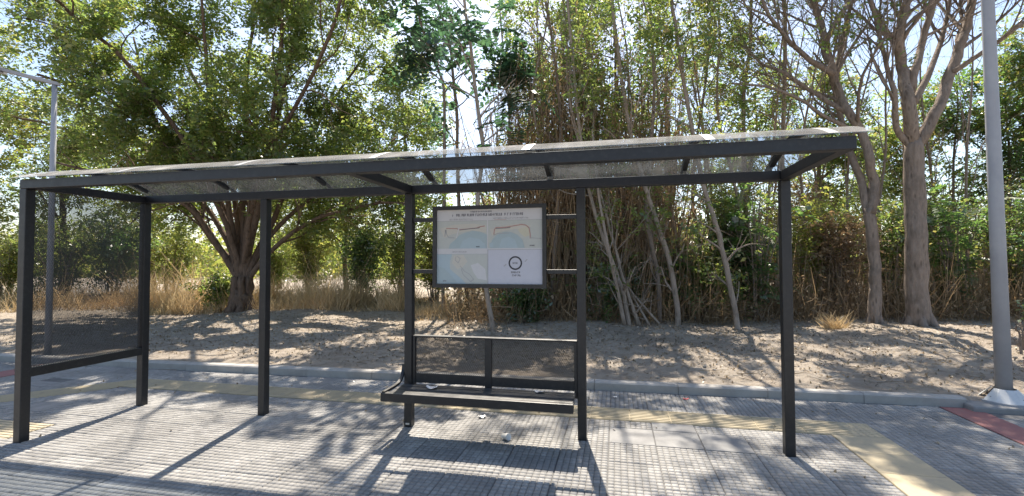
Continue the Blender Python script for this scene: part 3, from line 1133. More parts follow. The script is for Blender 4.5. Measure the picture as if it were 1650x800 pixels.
def sprays(P, r, L=(.07, .13), wr=.55, per=6, step=.05):
    """twiglets: leaves set alternately along a short shared axis"""
    C_ = P[r.rand(len(P)) < 1.0 / per]
    n_ = len(C_)
    a = unit(r.normal(0, 1, (n_, 3)) * np.array([1, 1, .55]) - np.array([0, 0, .25]))
    side = unit(np.cross(a, np.array([0, 0, 1.]) + r.normal(0, .45, (n_, 3))))
    nr0 = unit(np.cross(side, a))
    VV = []
    sc = r.uniform(.7, 1.25, (n_, 1))
    for k in range(per):
        sg_ = 1 if k % 2 else -1
        ln_ = r.uniform(L[0], L[1], (n_, 1)) * sc * (1.1 - .5 * k / per)
        base = C_ + a * (k - per / 2) * step * sc
        ax = unit(side * sg_ * .8 + a * .7 + r.normal(0, .28, (n_, 3)))
        nn2 = unit(nr0 + r.normal(0, .38, (n_, 3)))
        bb = unit(np.cross(nn2, ax))
        w_ = ln_ * wr * .5
        lift = unit(np.cross(ax, bb)) * w_ * .3
        VV.append(np.stack([base, base + ax * ln_ * .42 + bb * w_ + lift, base + ax * ln_, base + ax * ln_ * .42 - bb * w_ + lift], 1))
    V = np.concatenate(VV).reshape(-1, 3)
    return V, np.arange(len(V)).reshape(-1, 4)


def fronds(P, r, L=(.35, .6), pairs=8, lw=.15, outdir=None, droop=.5):
    """compound leaves: leaflets in pairs along a drooping axis"""
    n_ = len(P)
    a = r.normal(0, 1, (n_, 3)) * np.array([1, 1, .5])
    if outdir is not None:
        a = a * .6 + outdir
    a = unit(a)
    ln_ = r.uniform(L[0], L[1], n_)[:, None]
    side = unit(np.cross(a, np.array([0, 0, 1.]) + r.normal(0, .25, (n_, 3))))
    nr = unit(np.cross(side, a))
    VV = []
    for k in range(pairs):
        t = (k + .7) / pairs
        base = P + a * ln_ * t - np.array([0, 0, 1.]) * (droop * ln_ * t * t)
        for sg_ in (1, -1):
            ll = lw * (1.1 - .5 * abs(t - .4)) * r.uniform(.85, 1.15, (n_, 1)) * ln_ / .5
            ax = unit(side * sg_ + a * .35 - nr * .25 + r.normal(0, .12, (n_, 3)))
            b = unit(np.cross(nr, ax)); w_ = ll * .23
            VV.append(np.stack([base, base + ax * ll * .45 + b * w_, base + ax * ll, base + ax * ll * .45 - b * w_], 1))
    V = np.concatenate(VV).reshape(-1, 3)
    F = np.arange(len(V)).reshape(-1, 4)
    return V, F


def finish(T, name, label, cat, base, barkm, crown=None, group=None, crown_name='crown'):
    t = thing(name, label, cat, base, group)
    T.mb.build('trunk', barkm, t, True)
    if crown is not None and len(crown[0]):
        mk(crown_name, crown[0], crown[1], crown[2], t)
    return t


def px_path(pts, dep, drift=0., r=None):
    """photo-plane points to world points, each with its own distance"""
    out = []
    for k, (x, y) in enumerate(pts):
        out.append(at(x, y, dep + drift * k / max(1, len(pts) - 1) + (r.normal(0, .12) if r is not None and k else 0)))
    return out


# --- big spreading tree at the left
b, dp = on_ground(388, 501)
T = Tree(21)
cfg = dict(n=[5, 5, 5], ang=(22, 58), len=(.52, .78), wig=.16, trop=.05)
W = dp / FPX
fork = at(390, 466, dp)
T.stem([b + np.array([0, 0, -.15]), b + np.array([.0, 0, .25]), fork], .30, .25, 12)
for k in range(7):     # root flare and fused stems
    a_ = k * 2 * PI / 7
    T.stem([b + np.array([math.cos(a_) * .34, math.sin(a_) * .34, -.1]), b + np.array([math.cos(a_) * .2, math.sin(a_) * .2, .3]), fork + np.array([math.cos(a_) * .2, math.sin(a_) * .2, .35])], .12, .085, 8)
limbs = [
    ([(380, 440), (345, 385), (318, 345), (285, 320), (205, 290), (90, 262)], -1.2, .15),
    ([(378, 430), (330, 370), (290, 310), (262, 235), (235, 150), (215, 60)], 1.0, .15),
    ([(385, 425), (372, 350), (355, 260), (338, 170), (330, 70), (322, -40)], -1.5, .15),
    ([(392, 420), (392, 320), (398, 220), (395, 130), (410, 30), (418, -80)], .6, .17),
    ([(398, 420), (420, 320), (438, 230), (455, 160), (470, 80), (490, -10)], -.8, .16),
    ([(402, 430), (440, 360), (470, 280), (510, 200), (560, 130), (600, 70)], 1.2, .14),
    ([(405, 440), (450, 390), (510, 350), (575, 335), (620, 325), (655, 330)], -.6, .12),
    ([(400, 440), (440, 370), (500, 320), (560, 290), (610, 250), (640, 220)], 1.6, .12),
    ([(388, 430), (360, 330), (300, 230), (230, 190), (150, 150), (60, 120)], -1.8, .15),
    ([(384, 435), (350, 350), (270, 280), (180, 240), (100, 205), (10, 185)], 1.5, .14),
    ([(395, 430), (400, 330), (430, 250), (445, 150), (455, 40), (460, -90)], -2.4, .15),
    ([(390, 425), (380, 330), (365, 230), (300, 100), (250, 0), (220, -100)], 2.4, .15),
    ([(392, 430), (405, 340), (420, 270), (500, 130), (540, 40), (560, -60)], -3.0, .13),
    ([(386, 430), (360, 350), (320, 260), (200, 90), (120, 30), (60, -30)], -3.2, .14),
]
for pts, dr_, r0 in limbs:
    pw = px_path(pts, dp, dr_, T.r)
    pw.insert(0, fork + (pw[0] - fork) * .2 + np.array([0, 0, -.18]))
    q, rr = T.stem(pw, r0 * .74, .028, 8, .8)
    T.sprout(q, rr, 11, 2.3, 2, cfg, .28)
P = T.leaf_points(80, .21)
r = np.random.RandomState(5)
P = P[(P[:, 2] > 2.15 + .25 * np.sin(P[:, 0] * 2))]


gap = lattice(P, .75, 1.0) * .6 + lattice(P, .33, 2.0) * .4
P = P[gap > .375 + r.normal(0, .03, len(P))]
Vc, Fc = sprays(P, r, (.075, .135), .58)
LEAFN = {'big': len(P)}
finish(T, 'broadleaf_tree', 'large spreading many-stemmed tree with olive crown standing left of centre', 'tree', b, 'bark_brown', (Vc, Fc, 'leaf_olive'))


def generic(x, y, seed, hgt, r0, lean, barkm, lm, label, per, n1=9, L1=1.9, kind='leaf', cat='tree', name='broadleaf_tree', group=None, base=None, start=.35, lsize=(.09, .14), cfgx=None, lv=1, sig=.16):
    T = Tree(seed)
    b = np.array(base) if base is not None else on_ground(x, y)[0]
    c = dict(n=[4, 5, 5], ang=(28, 65), len=(.5, .8), wig=.17, trop=.06)
    if cfgx:
        c.update(cfgx)
    k = 5
    pts = [b + np.array([0, 0, -.15])]
    for i in range(1, k + 1):
        pts.append(b + np.array([lean[0], lean[1], 1.0]) * hgt * i / k * np.array([1, 1, 1]) + T.r.normal(0, .07 * hgt / 5, 3) * np.array([1, 1, .2]))
    q, rr = T.stem(pts, r0, r0 * .25, 8)
    T.sprout(q, rr, n1, L1, lv, c, start)
    T.tips.append(q[-3:])
    P = T.leaf_points(per * 1.35, sig)
    if kind == 'leaf':
        Vc, Fc = sprays(P, T.r, lsize)
    else:
        Vc, Fc = fronds(P, T.r, (.35, .6), 7)
    LEAFN[label[:20]] = len(Fc)
    return finish(T, name, label, cat, b, barkm, (Vc, Fc, lm), group)


# --- right-hand pair of big trees
def tree_from_stems(seed, base_px, stems, barkm, lm, label, per, cfg, nspr, L, r_end=.03, flare=0, kind='leaf', depth=None, name='broadleaf_tree', sides=9, lv=2, t0=.35, group=None, keep=None, sig=.14, fr=(.35, .6)):
    T = Tree(seed)
    b, dp = on_ground(*base_px)
    if depth:
        dp = depth
    for j, (pts, dr_, r0, r1) in enumerate(stems):
        pw = px_path(pts, dp, dr_, T.r if j else None)
        if j == 0:
            pw[0] = b + np.array([0, 0, -.15])
        q, rr = T.stem(pw, r0, r1, sides, .9)
        ns = nspr[j] if isinstance(nspr, list) else nspr
        if ns:
            T.sprout(q, rr, ns, L, lv, cfg, t0)
        if sides == 7:
            T.sprout(q, rr, 7 if j == 0 else 3, .9, 1, dict(cfg, trop=.02), .06, .5)
    if flare:
        for k in range(6):
            a_ = k * PI / 3 + .3
            T.stem([b + np.array([math.cos(a_) * flare * 1.7, math.sin(a_) * flare * 1.7, -.08]), b + np.array([math.cos(a_) * flare * .75, math.sin(a_) * flare * .75, .25]), b + np.array([math.cos(a_) * flare * .35, math.sin(a_) * flare * .35, .75])], flare * .42, flare * .5, 7)
    P = T.leaf_points(per, sig)
    if keep is not None:
        P = P[keep(P, T.r)]
    if kind == 'leaf':
        Vc, Fc = sprays(P, T.r, (.07, .125))
    else:
        Vc, Fc = fronds(P, T.r, fr, 8)
    LEAFN[label[:24]] = len(Fc)
    return finish(T, name, label, 'tree', b, barkm, (Vc, Fc, lm), group)


bare = dict(n=[5, 6, 5], ang=(16, 50), len=(.5, .85), wig=.13, trop=.12)


def clumpy(seed, thr):
    def f(P, r):
        v = np.sin(P[:, 0] * 1.9 + seed) * np.sin(P[:, 1] * 1.7 + seed * 2) + np.sin(P[:, 2] * 2.1 + seed * 3) * .8
        return (v + r.normal(0, .25, len(P))) > thr
    return f


tree_from_stems(31, (1481, 524), [
    ([(1481, 524), (1478, 450), (1474, 350), (1472, 270), (1471, 226)], 0, .215, .165),
    ([(1471, 236), (1465, 162), (1455, 110), (1446, 67), (1455, 34), (1465, -10), (1475, -90), (1480, -260)], -.4, .13, .05),
    ([(1467, 150), (1474, 111), (1485, 67), (1501, 20), (1515, -30), (1530, -110), (1540, -260)], .6, .085, .04),
    ([(1474, 236), (1505, 186), (1535, 111), (1549, 67), (1559, 34), (1572, -20), (1590, -120), (1610, -270)], .3, .12, .045),
    ([(1468, 236), (1447, 216), (1441, 189), (1442, 145), (1432, 120), (1418, 60), (1400, -10)], -.5, .07, .03),
    ([(1532, 118), (1586, 84), (1640, 44), (1700, 0)], -.8, .055, .025),
    ([(1470, 170), (1498, 120), (1515, 70), (1530, 10), (1540, -80)], 1.2, .07, .03),
    ([(1446, 75), (1420, 40), (1400, 0), (1380, -60)], .4, .07, .03),
], 'bark_grey', 'leaf_mixed', 'stout grey trunk forking into bare upright limbs right of the shelter', 12, bare, [0, 14, 12, 16, 9, 8, 12, 8], 2.4, flare=.17, keep=clumpy(1, .15))
tree_from_stems(32, (1409, 521), [
    ([(1409, 521), (1410, 451), (1407, 390), (1400, 335)], 0, .118, .105),
    ([(1402, 345), (1410, 310), (1406, 285), (1400, 256), (1393, 219), (1366, 182), (1350, 145), (1340, 111), (1329, 67), (1316, 20), (1305, -30), (1290, -120), (1280, -270)], .3, .105, .05),
    ([(1398, 345), (1388, 292), (1375, 262), (1357, 205), (1345, 150), (1350, 90), (1370, 20), (1385, -60), (1400, -250)], 1.4, .08, .035),
    ([(1343, 120), (1300, 95), (1265, 60), (1235, 20), (1215, -40)], -.6, .06, .025),
    ([(1365, 182), (1310, 150), (1262, 115), (1225, 105), (1190, 60)], .5, .05, .022),
    ([(1385, 215), (1330, 190), (1290, 160), (1240, 140), (1180, 135)], -.5, .045, .02),
    ([(1330, 70), (1350, 30), (1380, -10), (1420, -60)], -.5, .06, .03),
], 'bark_grey', 'leaf_mixed', 'leaning grey trunk with scarred bark just left of the stout one', 14, bare, [0, 18, 12, 9, 9, 9, 8], 2.4, flare=.09, keep=clumpy(3, .05))

# --- slender trunks behind the bench and to its right
slim = dict(n=[4, 4, 4], ang=(25, 60), len=(.5, .8), wig=.14, trop=.05)
SL = [
    (41, (1190, 531), [([(1190, 531), (1186, 502), (1168, 422), (1157, 371), (1132, 299), (1112, 190), (1095, 90), (1082, 0), (1070, -90), (1060, -260)], .4, .062, .03)], 'bark_pale', 'leaf_olive', 'slim pale trunk leaning left, nearest the right shelter post', 14),
    (42, (1091, 526), [([(1091, 526), (1092, 502), (1085, 451), (1078, 415), (1056, 350), (1041, 306), (1016, 219), (1006, 156), (997, 94), (985, 0), (975, -80), (965, -260)], .5, .064, .03)], 'bark_pale', 'leaf_olive', 'slim pale trunk bent to the left halfway between sign and right post', 14),
    (43, (1016, 526), [([(1016, 526), (1005, 473), (991, 433), (967, 372), (950, 310), (935, 220), (925, 120), (915, 10), (905, -130)], .3, .05, .025), ([(1007, 528), (996, 470), (980, 400), (962, 306), (955, 210)], -.2, .045, .02), ([(1030, 525), (1005, 455), (992, 404), (976, 343), (960, 280)], .6, .045, .02), ([(1062, 522), (1025, 480), (1003, 450)], .1, .03, .015), ([(1046, 524), (1015, 470), (1000, 440)], .3, .03, .015)], 'bark_pale', 'leaf_olive', 'clump of thin pale stems fanning from one foot beside the bench post', 4),
    (44, (1250, 505), [([(1250, 505), (1254, 420), (1258, 330), (1262, 209), (1264, 135), (1265, 67), (1264, 0), (1262, -90), (1255, -270)], 0, .07, .035)], 'bark_pale', 'leaf_mixed', 'straight pale trunk partly hidden by the right shelter post', 12),
    (45, (1212, 500), [([(1212, 500), (1206, 400), (1200, 300), (1198, 212), (1198, 152), (1208, 84), (1210, 34), (1213, -60), (1220, -240)], .3, .07, .035)], 'bark_grey', 'leaf_mixed', 'crooked grey trunk rising above the roof left of the right post', 12),
    (46, (796, 532), [([(796, 532), (785, 475), (772, 400), (768, 320), (781, 240), (769, 175), (764, 119), (756, 62), (745, -20), (735, -170)], .2, .055, .028)], 'bark_pale', 'leaf_blue', 'thin pale trunk passing behind the middle of the sign', 12),
    (47, (740, 500), [([(740, 500), (742, 400), (738, 300), (737, 244), (737, 187), (730, 125), (725, 62), (703, 0), (690, -70), (680, -200)], .2, .06, .03)], 'bark_grey', 'leaf_blue', 'thin dark trunk carrying fronds above the left half of the sign', 13),
    (48, (893, 512), [([(893, 512), (890, 450), (896, 380), (900, 300), (905, 200), (895, 100), (882, 20), (870, -60), (860, -230)], .4, .055, .025)], 'bark_grey', 'leaf_olive', 'thin brown trunk rising behind the right end of the sign', 9),
    (49, (1064, 520), [([(1064, 520), (1060, 440), (1049, 390), (1040, 330), (1048, 250), (1055, 150), (1050, 60), (1045, -40), (1040, -230)], .4, .055, .028)], 'bark_grey', 'leaf_olive', 'dull brown trunk just left of the bent pale one', 12),
    (50, (1140, 500), [([(1140, 500), (1136, 448), (1125, 379), (1114, 324), (1120, 240), (1135, 150), (1145, 60), (1150, -40), (1155, -250)], .2, .055, .028)], 'bark_grey', 'leaf_mixed', 'straight brown trunk between the two leaning pale trunks', 12),
]
for sd0, bp0, stm, bm_, lm_, lab, per in SL:
    kd = 'frond' if lm_ in ('leaf_blue', 'leaf_dark') else 'leaf'
    pr = per * 2.5 if kd == 'leaf' else per * .2
    tree_from_stems(sd0, bp0, stm, bm_, lm_, lab, pr, slim, [16] + [3] * 6, 1.7, kind=kd, name='slender_tree', sides=7, lv=1 if kd == 'frond' else 2, t0=.45, keep=clumpy(sd0, -.25), fr=(.5, .8))

# near fronded sapling whose dark leaves hang over the roof left of the sign
tree_from_stems(61, (715, 506), [([(715, 506), (712, 420), (716, 330), (716, 240), (716, 137), (700, 95), (684, 62), (670, 0), (660, -60)], -.6, .05, .025),
                                 ([(716, 150), (740, 120), (770, 110), (800, 118)], -.5, .025, .012)], 'bark_grey', 'leaf_blue',
                'sapling with dark hanging fronds above the roof left of the sign', 2.3, slim, [14, 8], 1.2, kind='frond', name='slender_tree', lv=1, t0=.5, fr=(.5, .85))

# --- leafy trees standing further back
BK = [
    (560, 18.0, 71, 5.2, .10, 'leaf_lime', 'bark_brown', 'light green small tree behind the big tree\'s right limbs', 26, 2.0),
    (655, 17.0, 72, 6.8, .12, 'leaf_olive', 'bark_brown', 'leafy tree filling the gap left of the sign', 26, 2.1),
    (870, 15.0, 73, 8.6, .13, 'leaf_olive', 'bark_grey', 'tall leafy tree behind the sign among the canes', 26, 2.1),
    (925, 12.4, 86, 8.0, .08, 'leaf_olive', 'bark_grey', 'slim olive tree rising among the dry canes', 16, 1.5),
    (1010, 12.8, 87, 8.6, .08, 'leaf_dark', 'bark_grey', 'slim dark tree rising at the right edge of the canes', 14, 1.5),
    (970, 15.5, 74, 9.5, .14, 'leaf_mixed', 'bark_grey', 'tall leafy tree behind the clump of pale stems', 24, 2.1),
    (1075, 16.5, 75, 10.0, .14, 'leaf_olive', 'bark_grey', 'tall tree behind the two leaning pale trunks', 20, 2.1),
    (1330, 16.0, 76, 6.6, .13, 'leaf_mixed', 'bark_grey', 'low leafy tree behind the leaning grey trunk', 24, 2.1),
    (1485, 15.5, 83, 5.6, .11, 'leaf_mixed', 'bark_grey', 'low sparse tree behind the stout grey trunk', 20, 2.0),
    (1400, 17.5, 84, 5.4, .11, 'leaf_olive', 'bark_grey', 'low olive tree in the gap between leaning and stout trunks', 20, 2.0),
    (1200, 16.5, 85, 7.0, .12, 'leaf_mixed', 'bark_grey', 'leafy tree behind the crooked grey trunk', 20, 2.0),
    (1590, 15.0, 77, 6.4, .13, 'leaf_dark', 'bark_grey', 'dark green tree behind the right lamp post', 28, 2.0),
    (1720, 13.0, 78, 6.8, .14, 'leaf_mixed', 'bark_grey', 'yellowish green tree cut off by the right edge', 28, 2.0),
    (-60, 15.0, 79, 7.6, .16, 'leaf_lime', 'bark_brown', 'yellow green tree cut off by the left edge', 30, 2.3),
    (105, 18.0, 80, 6.6, .14, 'leaf_olive', 'bark_brown', 'olive tree behind the slim lamp post', 28, 2.2),
    (250, 20.0, 81, 5.0, .12, 'leaf_lime', 'bark_brown', 'low bright tree behind the dry grass at left', 28, 2.0),
    (450, 21.0, 82, 5.0, .12, 'leaf_lime', 'bark_brown', 'low bright tree behind the big trunk', 28, 2.0),
]
for x, dep, sd0, hgt, r0, lm, bm_, lab, per, L1 in BK:
    g = at(x, 440, dep); g[2] = gz(g[0], g[1])
    generic(0, 0, sd0, hgt, r0, (rnd.uniform(-.06, .06), rnd.uniform(-.05, .05)), bm_, lm, lab, per, 15, L1, base=g, start=.22, lv=2, lsize=(.10, .16), sig=.2)


thk = dict(n=[4, 4, 4], ang=(16, 45), len=(.45, .8), wig=.12, trop=.08)
for k, (x, dep, ln_x) in enumerate(((835, 12.2, -.5), (862, 11.4, .3), (915, 12.6, -.9), (938, 11.2, -.4), (985, 13.2, -1.0), (1028, 12.2, -.5), (1078, 13.0, -.9), (1118, 12.0, -1.2), (1150, 13.4, -.4), (1205, 12.2, -.9), (1232, 13.0, .4))):
    g = at(x, 440, dep); g[2] = gz(g[0], g[1])
    T = Tree(360 + k)
    ly = T.r.normal(0, .5)
    pts = [g - np.array([0, 0, .1])] + [g + np.array([ln_x * t, ly * t, t * 8.8]) + T.r.normal(0, .12, 3) for t in (.2, .4, .6, .8, 1)]
    q, rr = T.stem(pts, .048, .016, 6)
    T.sprout(q, rr, 12, 1.7, 1, thk, .25)
    Pq = T.leaf_points(5, .12)
    Vc, Fc = sprays(Pq, T.r, (.07, .12))
    finish(T, 'slender_tree', 'thin pale leaning trunk deep in the dry thicket behind the bench', 'tree', g, 'bark_pale', (Vc, Fc, 'leaf_mixed'), 'thin leaning trunks in the thicket')


# --- bare saplings between the big trunks
sap = dict(n=[4, 4, 4], ang=(14, 40), len=(.45, .8), wig=.1, trop=.1)
for k, (x, dep) in enumerate(((1165, 14), (1235, 15), (1285, 13), (1318, 15), (1365, 14), (1432, 13.5), (1455, 15.5), (1510, 14), (1535, 15), (1562, 13), (1625, 14))):
    g = at(x, 440, dep); g[2] = gz(g[0], g[1])
    T = Tree(300 + k)
    lean = T.r.normal(0, .9, 2)
    pts = [g - np.array([0, 0, .1])] + [g + np.array([lean[0] * t * t, lean[1] * t * t * .5, t * 8.5]) + T.r.normal(0, .1, 3) for t in (.25, .5, .75, 1)]
    q, rr = T.stem(pts, .05, .015, 5)
    T.sprout(q, rr, 12, 2.3, 1, sap, .3)
    Pq = T.leaf_points(1.2, .08)
    Vc, Fc = leaves(Pq, T.r, (.08, .12))
    finish(T, 'bare_sapling', 'thin nearly bare grey sapling behind the big right-hand trunks', 'sapling', g, 'bark_grey', (Vc, Fc, 'leaf_mixed'), 'bare saplings behind the big trunks')


# --- shrubs
def shrub(x, dep, seed, hgt, wid, lm, label, nst=11, per=42, kind='leaf', barkm='bark_grey', group='shrubs under the trees', lo=.12):
    T = Tree(seed)
    g = at(x, 440, dep); b = np.array([g[0], g[1], float(gz(g[0], g[1]))])
    c = dict(n=[4, 4], ang=(25, 60), len=(.4, .7), wig=.2, trop=.03)
    for k in range(nst):
        a_ = T.r.uniform(0, 2 * PI); q = T.r.uniform(.15, 1)
        d = np.array([math.cos(a_) * wid * q, math.sin(a_) * wid * q * .8, hgt * (1.05 - .35 * q)])
        L = np.linalg.norm(d)
        pts = [b + np.array([math.cos(a_), math.sin(a_), 0]) * .12 + np.array([0, 0, -.06]), b + d * .5 + np.array([0, 0, .12 * hgt]), b + d * T.r.uniform(.85, 1.1)]
        s_, rr = T.stem(pts, .022, .008, 4)
        T.sprout(s_, rr, 7, hgt * .38, 1 if kind == 'leaf' else 0, c, lo)
    if kind == 'leaf':
        Vc, Fc = sprays(T.leaf_points(per * .36, .13), T.r, (.065, .12))
    else:
        Vc, Fc = fronds(T.leaf_points(per * .045, .1), T.r, (.35, .6), 8)
    LEAFN[label[:24]] = len(Fc)
    t = thing('shrub', label, 'shrub', b, group)
    T.mb.build('stems', barkm, t)
    mk('foliage', Vc, Fc, lm, t)


SH = [
    (845, 10.6, 101, .9, .45, 'leaf_dark', 'small dark shrub under the right half of the sign', 'leaf'),
    (965, 10.8, 102, 1.0, .6, 'leaf_dark', 'low dark shrub just right of the right bench post', 'leaf'),
    (972, 12.2, 103, 2.4, .5, 'leaf_mixed', 'thin fronded shrub behind the clump of pale stems', 'frond'),
    (1050, 12.6, 104, 3.0, .8, 'leaf_dry', 'brown dried up shrub behind the bent pale trunk', 'leaf'),
    (1100, 11.5, 105, 1.9, .7, 'leaf_dark', 'glossy fronded shrub between the two leaning pale trunks', 'frond'),
    (1170, 12.4, 106, 3.2, 1.0, 'leaf_olive', 'leafy olive shrub behind the trunk nearest the right post', 'leaf'),
    (1218, 11.0, 107, 2.9, .75, 'leaf_dark', 'dark fronded shrub left of the right shelter post', 'frond'),
    (1150, 11.3, 130, 1.5, .6, 'leaf_mixed', 'low green shrub at the foot of the trunk nearest the right post', 'leaf'),
    (1030, 11.6, 131, 1.3, .5, 'leaf_dark', 'low dark shrub behind the foot of the pale stem clump', 'leaf'),
    (1185, 11.8, 132, 2.6, .7, 'leaf_dark', 'glossy fronds right of the trunk nearest the right post', 'frond'),
    (1310, 12.0, 108, 2.6, .9, 'leaf_lime', 'bright green shrub just right of the right shelter post', 'leaf'),
    (1355, 11.6, 109, 2.3, .7, 'leaf_dry', 'dry brown shrub left of the scarred leaning trunk', 'leaf'),
    (1440, 11.8, 110, 2.5, .8, 'leaf_mixed', 'yellowish shrub between the two big right trunks', 'leaf'),
    (1540, 11.4, 111, 2.7, 1.0, 'leaf_dark', 'dense dark shrub left of the thick lamp post', 'frond'),
    (1620, 12.0, 112, 2.9, 1.1, 'leaf_mixed', 'yellow green shrub behind the thick lamp post', 'leaf'),
    (1740, 10.6, 113, 2.8, 1.1, 'leaf_dark', 'dark shrub cut off by the right edge', 'leaf'),
    (1650, 7.2, 114, .55, .32, 'leaf_dark', 'small green plant on the earth beside the thick lamp post', 'leaf'),
    (585, 15.2, 115, 2.2, .85, 'leaf_dark', 'round dark green bush left of the bench', 'leaf'),
    (500, 16.5, 116, 2.4, 1.1, 'leaf_lime', 'pale green bush right of the second back post', 'leaf'),
    (650, 16.0, 117, 2.7, 1.1, 'leaf_olive', 'olive bush behind the left bench post', 'leaf'),
    (700, 15.0, 118, 2.2, .9, 'leaf_lime', 'bright bush seen just left of the sign', 'leaf'),
    (350, 13.6, 119, 1.0, .5, 'leaf_olive', 'small scraggy bush at the left foot of the big trunk', 'leaf'),
    (275, 18.0, 120, 2.5, 1.2, 'leaf_lime', 'yellow green bush behind the dry grass', 'leaf'),
    (180, 17.0, 121, 2.8, 1.2, 'leaf_dark', 'dark bush seen through the mesh panel', 'leaf'),
    (100, 16.0, 122, 2.5, 1.2, 'leaf_olive', 'olive bush behind the slim lamp post', 'leaf'),
    (10, 16.0, 123, 2.3, 1.2, 'leaf_lime', 'pale bush at the left edge beyond the front post', 'leaf'),
    (440, 17.5, 124, 2.0, .9, 'leaf_olive', 'low olive bush behind the big trunk', 'leaf'),
    (760, 13.5, 125, 2.6, .9, 'leaf_olive', 'leafy olive bush seen below the left half of the sign', 'leaf'),
    (820, 12.8, 126, 2.8, .9, 'leaf_mixed', 'yellowing brownish bush behind the right half of the sign', 'leaf'),
    (905, 13.0, 127, 3.0, .9, 'leaf_dry', 'dry brown bush between sign and right bench post', 'leaf'),
    (1270, 13.5, 128, 3.2, 1.1, 'leaf_dry', 'dried out bush behind the right shelter post', 'leaf'),
    (1490, 13.5, 129, 3.0, 1.2, 'leaf_mixed', 'yellowing bush behind the stout grey trunk', 'leaf'),
]
for x, dep, sd0, h, wd, lm, lab, kd in SH:
    sc_ = min(1.0, h / 2.4) ** 1.3 * (wd / .9)
    shrub(x, dep, sd0, h, wd, lm, lab, max(6, int(13 * min(1, sc_ + .3))), 36 if 1280 < x < 1760 else 46, kind=kd)


# --- uncountable growth: canes, dry brush, dry grass, leaf litter, far wood
def blades(B, Ttip, wid, r):
    """tapering flat blades, bent once"""
    n_ = len(B)
    mid = (B + Ttip) / 2 + r.normal(0, .06, (n_, 3)) * np.linalg.norm(Ttip - B, axis=1)[:, None]
    d = unit(Ttip - B)
    s = unit(np.cross(d, r.normal(0, 1, (n_, 3))))
    wv = np.broadcast_to(np.asarray(wid), (n_,))[:, None]
    V = np.stack([B - s * wv * .5, B + s * wv * .5, mid + s * wv * .4, mid - s * wv * .4, Ttip + s * wv * .08, Ttip - s * wv * .08], 1).reshape(-1, 3)
    o = np.arange(n_)[:, None] * 6
    F = np.concatenate([o + np.array([[0, 1, 2, 3]]), o + np.array([[3, 2, 4, 5]])])
    return V, F


def join(parts):
    V, F, k = [], [], 0
    for v, f in parts:
        V.append(v); F.append(f + k); k += len(v)
    return np.concatenate(V), np.concatenate(F)


def stalks(B, Ttip, wid, r):
    """crossed thin blades read as round stalks from any side"""
    a = blades(B, Ttip, wid, r)
    return a


def spot(n_, x0, x1, d0, d1, r):
    x = r.uniform(x0, x1, n_); dep = r.uniform(d0, d1, n_)
    d = RT[None] * ((x - 825) / FPX)[:, None] + FW[None]
    p = CAM[None] + d * dep[:, None]
    p[:, 2] = gz(p[:, 0], p[:, 1])
    return p


r = np.random.RandomState(77)
# tall dry canes
B = spot(560, 800, 1090, 11.3, 14.2, r)
hh = r.uniform(2.6, 8.6, len(B)) * (1 - .25 * np.abs((B[:, 0] - B[:, 0].mean()) / 3))
hh = np.clip(hh, 2.0, 8.6)
Tt = B + np.stack([r.normal(0, .75, len(B)), r.normal(0, .5, len(B)), hh], 1)
mb = MB()
for b_, t_ in zip(B, Tt):
    m_ = (b_ + t_) / 2 + r.normal(0, .12, 3)
    mb.tube([b_, m_, t_], [.014, .012, .005], 4, cap=False)
Vt = np.concatenate(mb.v); Ft = np.array(mb.f)
k = 15000
idx = r.randint(0, len(B), k); tt = r.uniform(.15, 1, k)
p1 = B[idx] + (Tt[idx] - B[idx]) * tt[:, None] + r.normal(0, .06, (k, 3))
p2 = p1 + np.stack([r.normal(0, .18, k), r.normal(0, .18, k), r.normal(-.18, .2, k)], 1)
Vb, Fb = blades(p1, p2, .022, r)
o = mk('cane_thicket', *join([(Vt, Ft), (Vb, Fb)]), 'leaf_dry')
stuff(o, 'thicket of tall dry brown canes behind the sign', 'canes')

# thin brown brush under the right-hand trees
parts_ = []
B = spot(4200, 720, 1760, 10.3, 14.0, r)
hh = r.gamma(3, .22, len(B)) + .15
Tt = B + np.stack([r.normal(0, .35, len(B)), r.normal(0, .35, len(B)), hh], 1)
parts_.append(blades(B, Tt, r.uniform(.006, .016, len(B)), r))
B = spot(5200, 760, 1760, 10.2, 13.5, r)
B[:, 2] += np.abs(r.normal(0, .3, len(B)))
Tt = B + r.normal(0, .22, (len(B), 3))
parts_.append(blades(B, Tt, r.uniform(.008, .02, len(B)), r))
Pl = spot(9000, 720, 1760, 10.4, 14.5, r)
Pl[:, 2] += np.abs(r.normal(0, .55, len(Pl)))
parts_.append(leaves(Pl, r, (.06, .12)))
B = spot(5200, 880, 1720, 11.0, 13.5, r)
hh = r.uniform(.5, 2.9, len(B)) * np.where(B[:, 0] > 7.3, .62, 1)
Tt = B + np.stack([r.normal(0, .3, len(B)) * hh * .4, r.normal(0, .3, len(B)) * hh * .4, hh], 1)
parts_.append(blades(B, Tt, r.uniform(.008, .02, len(B)), r))
o = mk('dry_brush', *join(parts_), 'leaf_dry')
stuff(o, 'brown dry brush and twigs under the right-hand trees', 'brush')

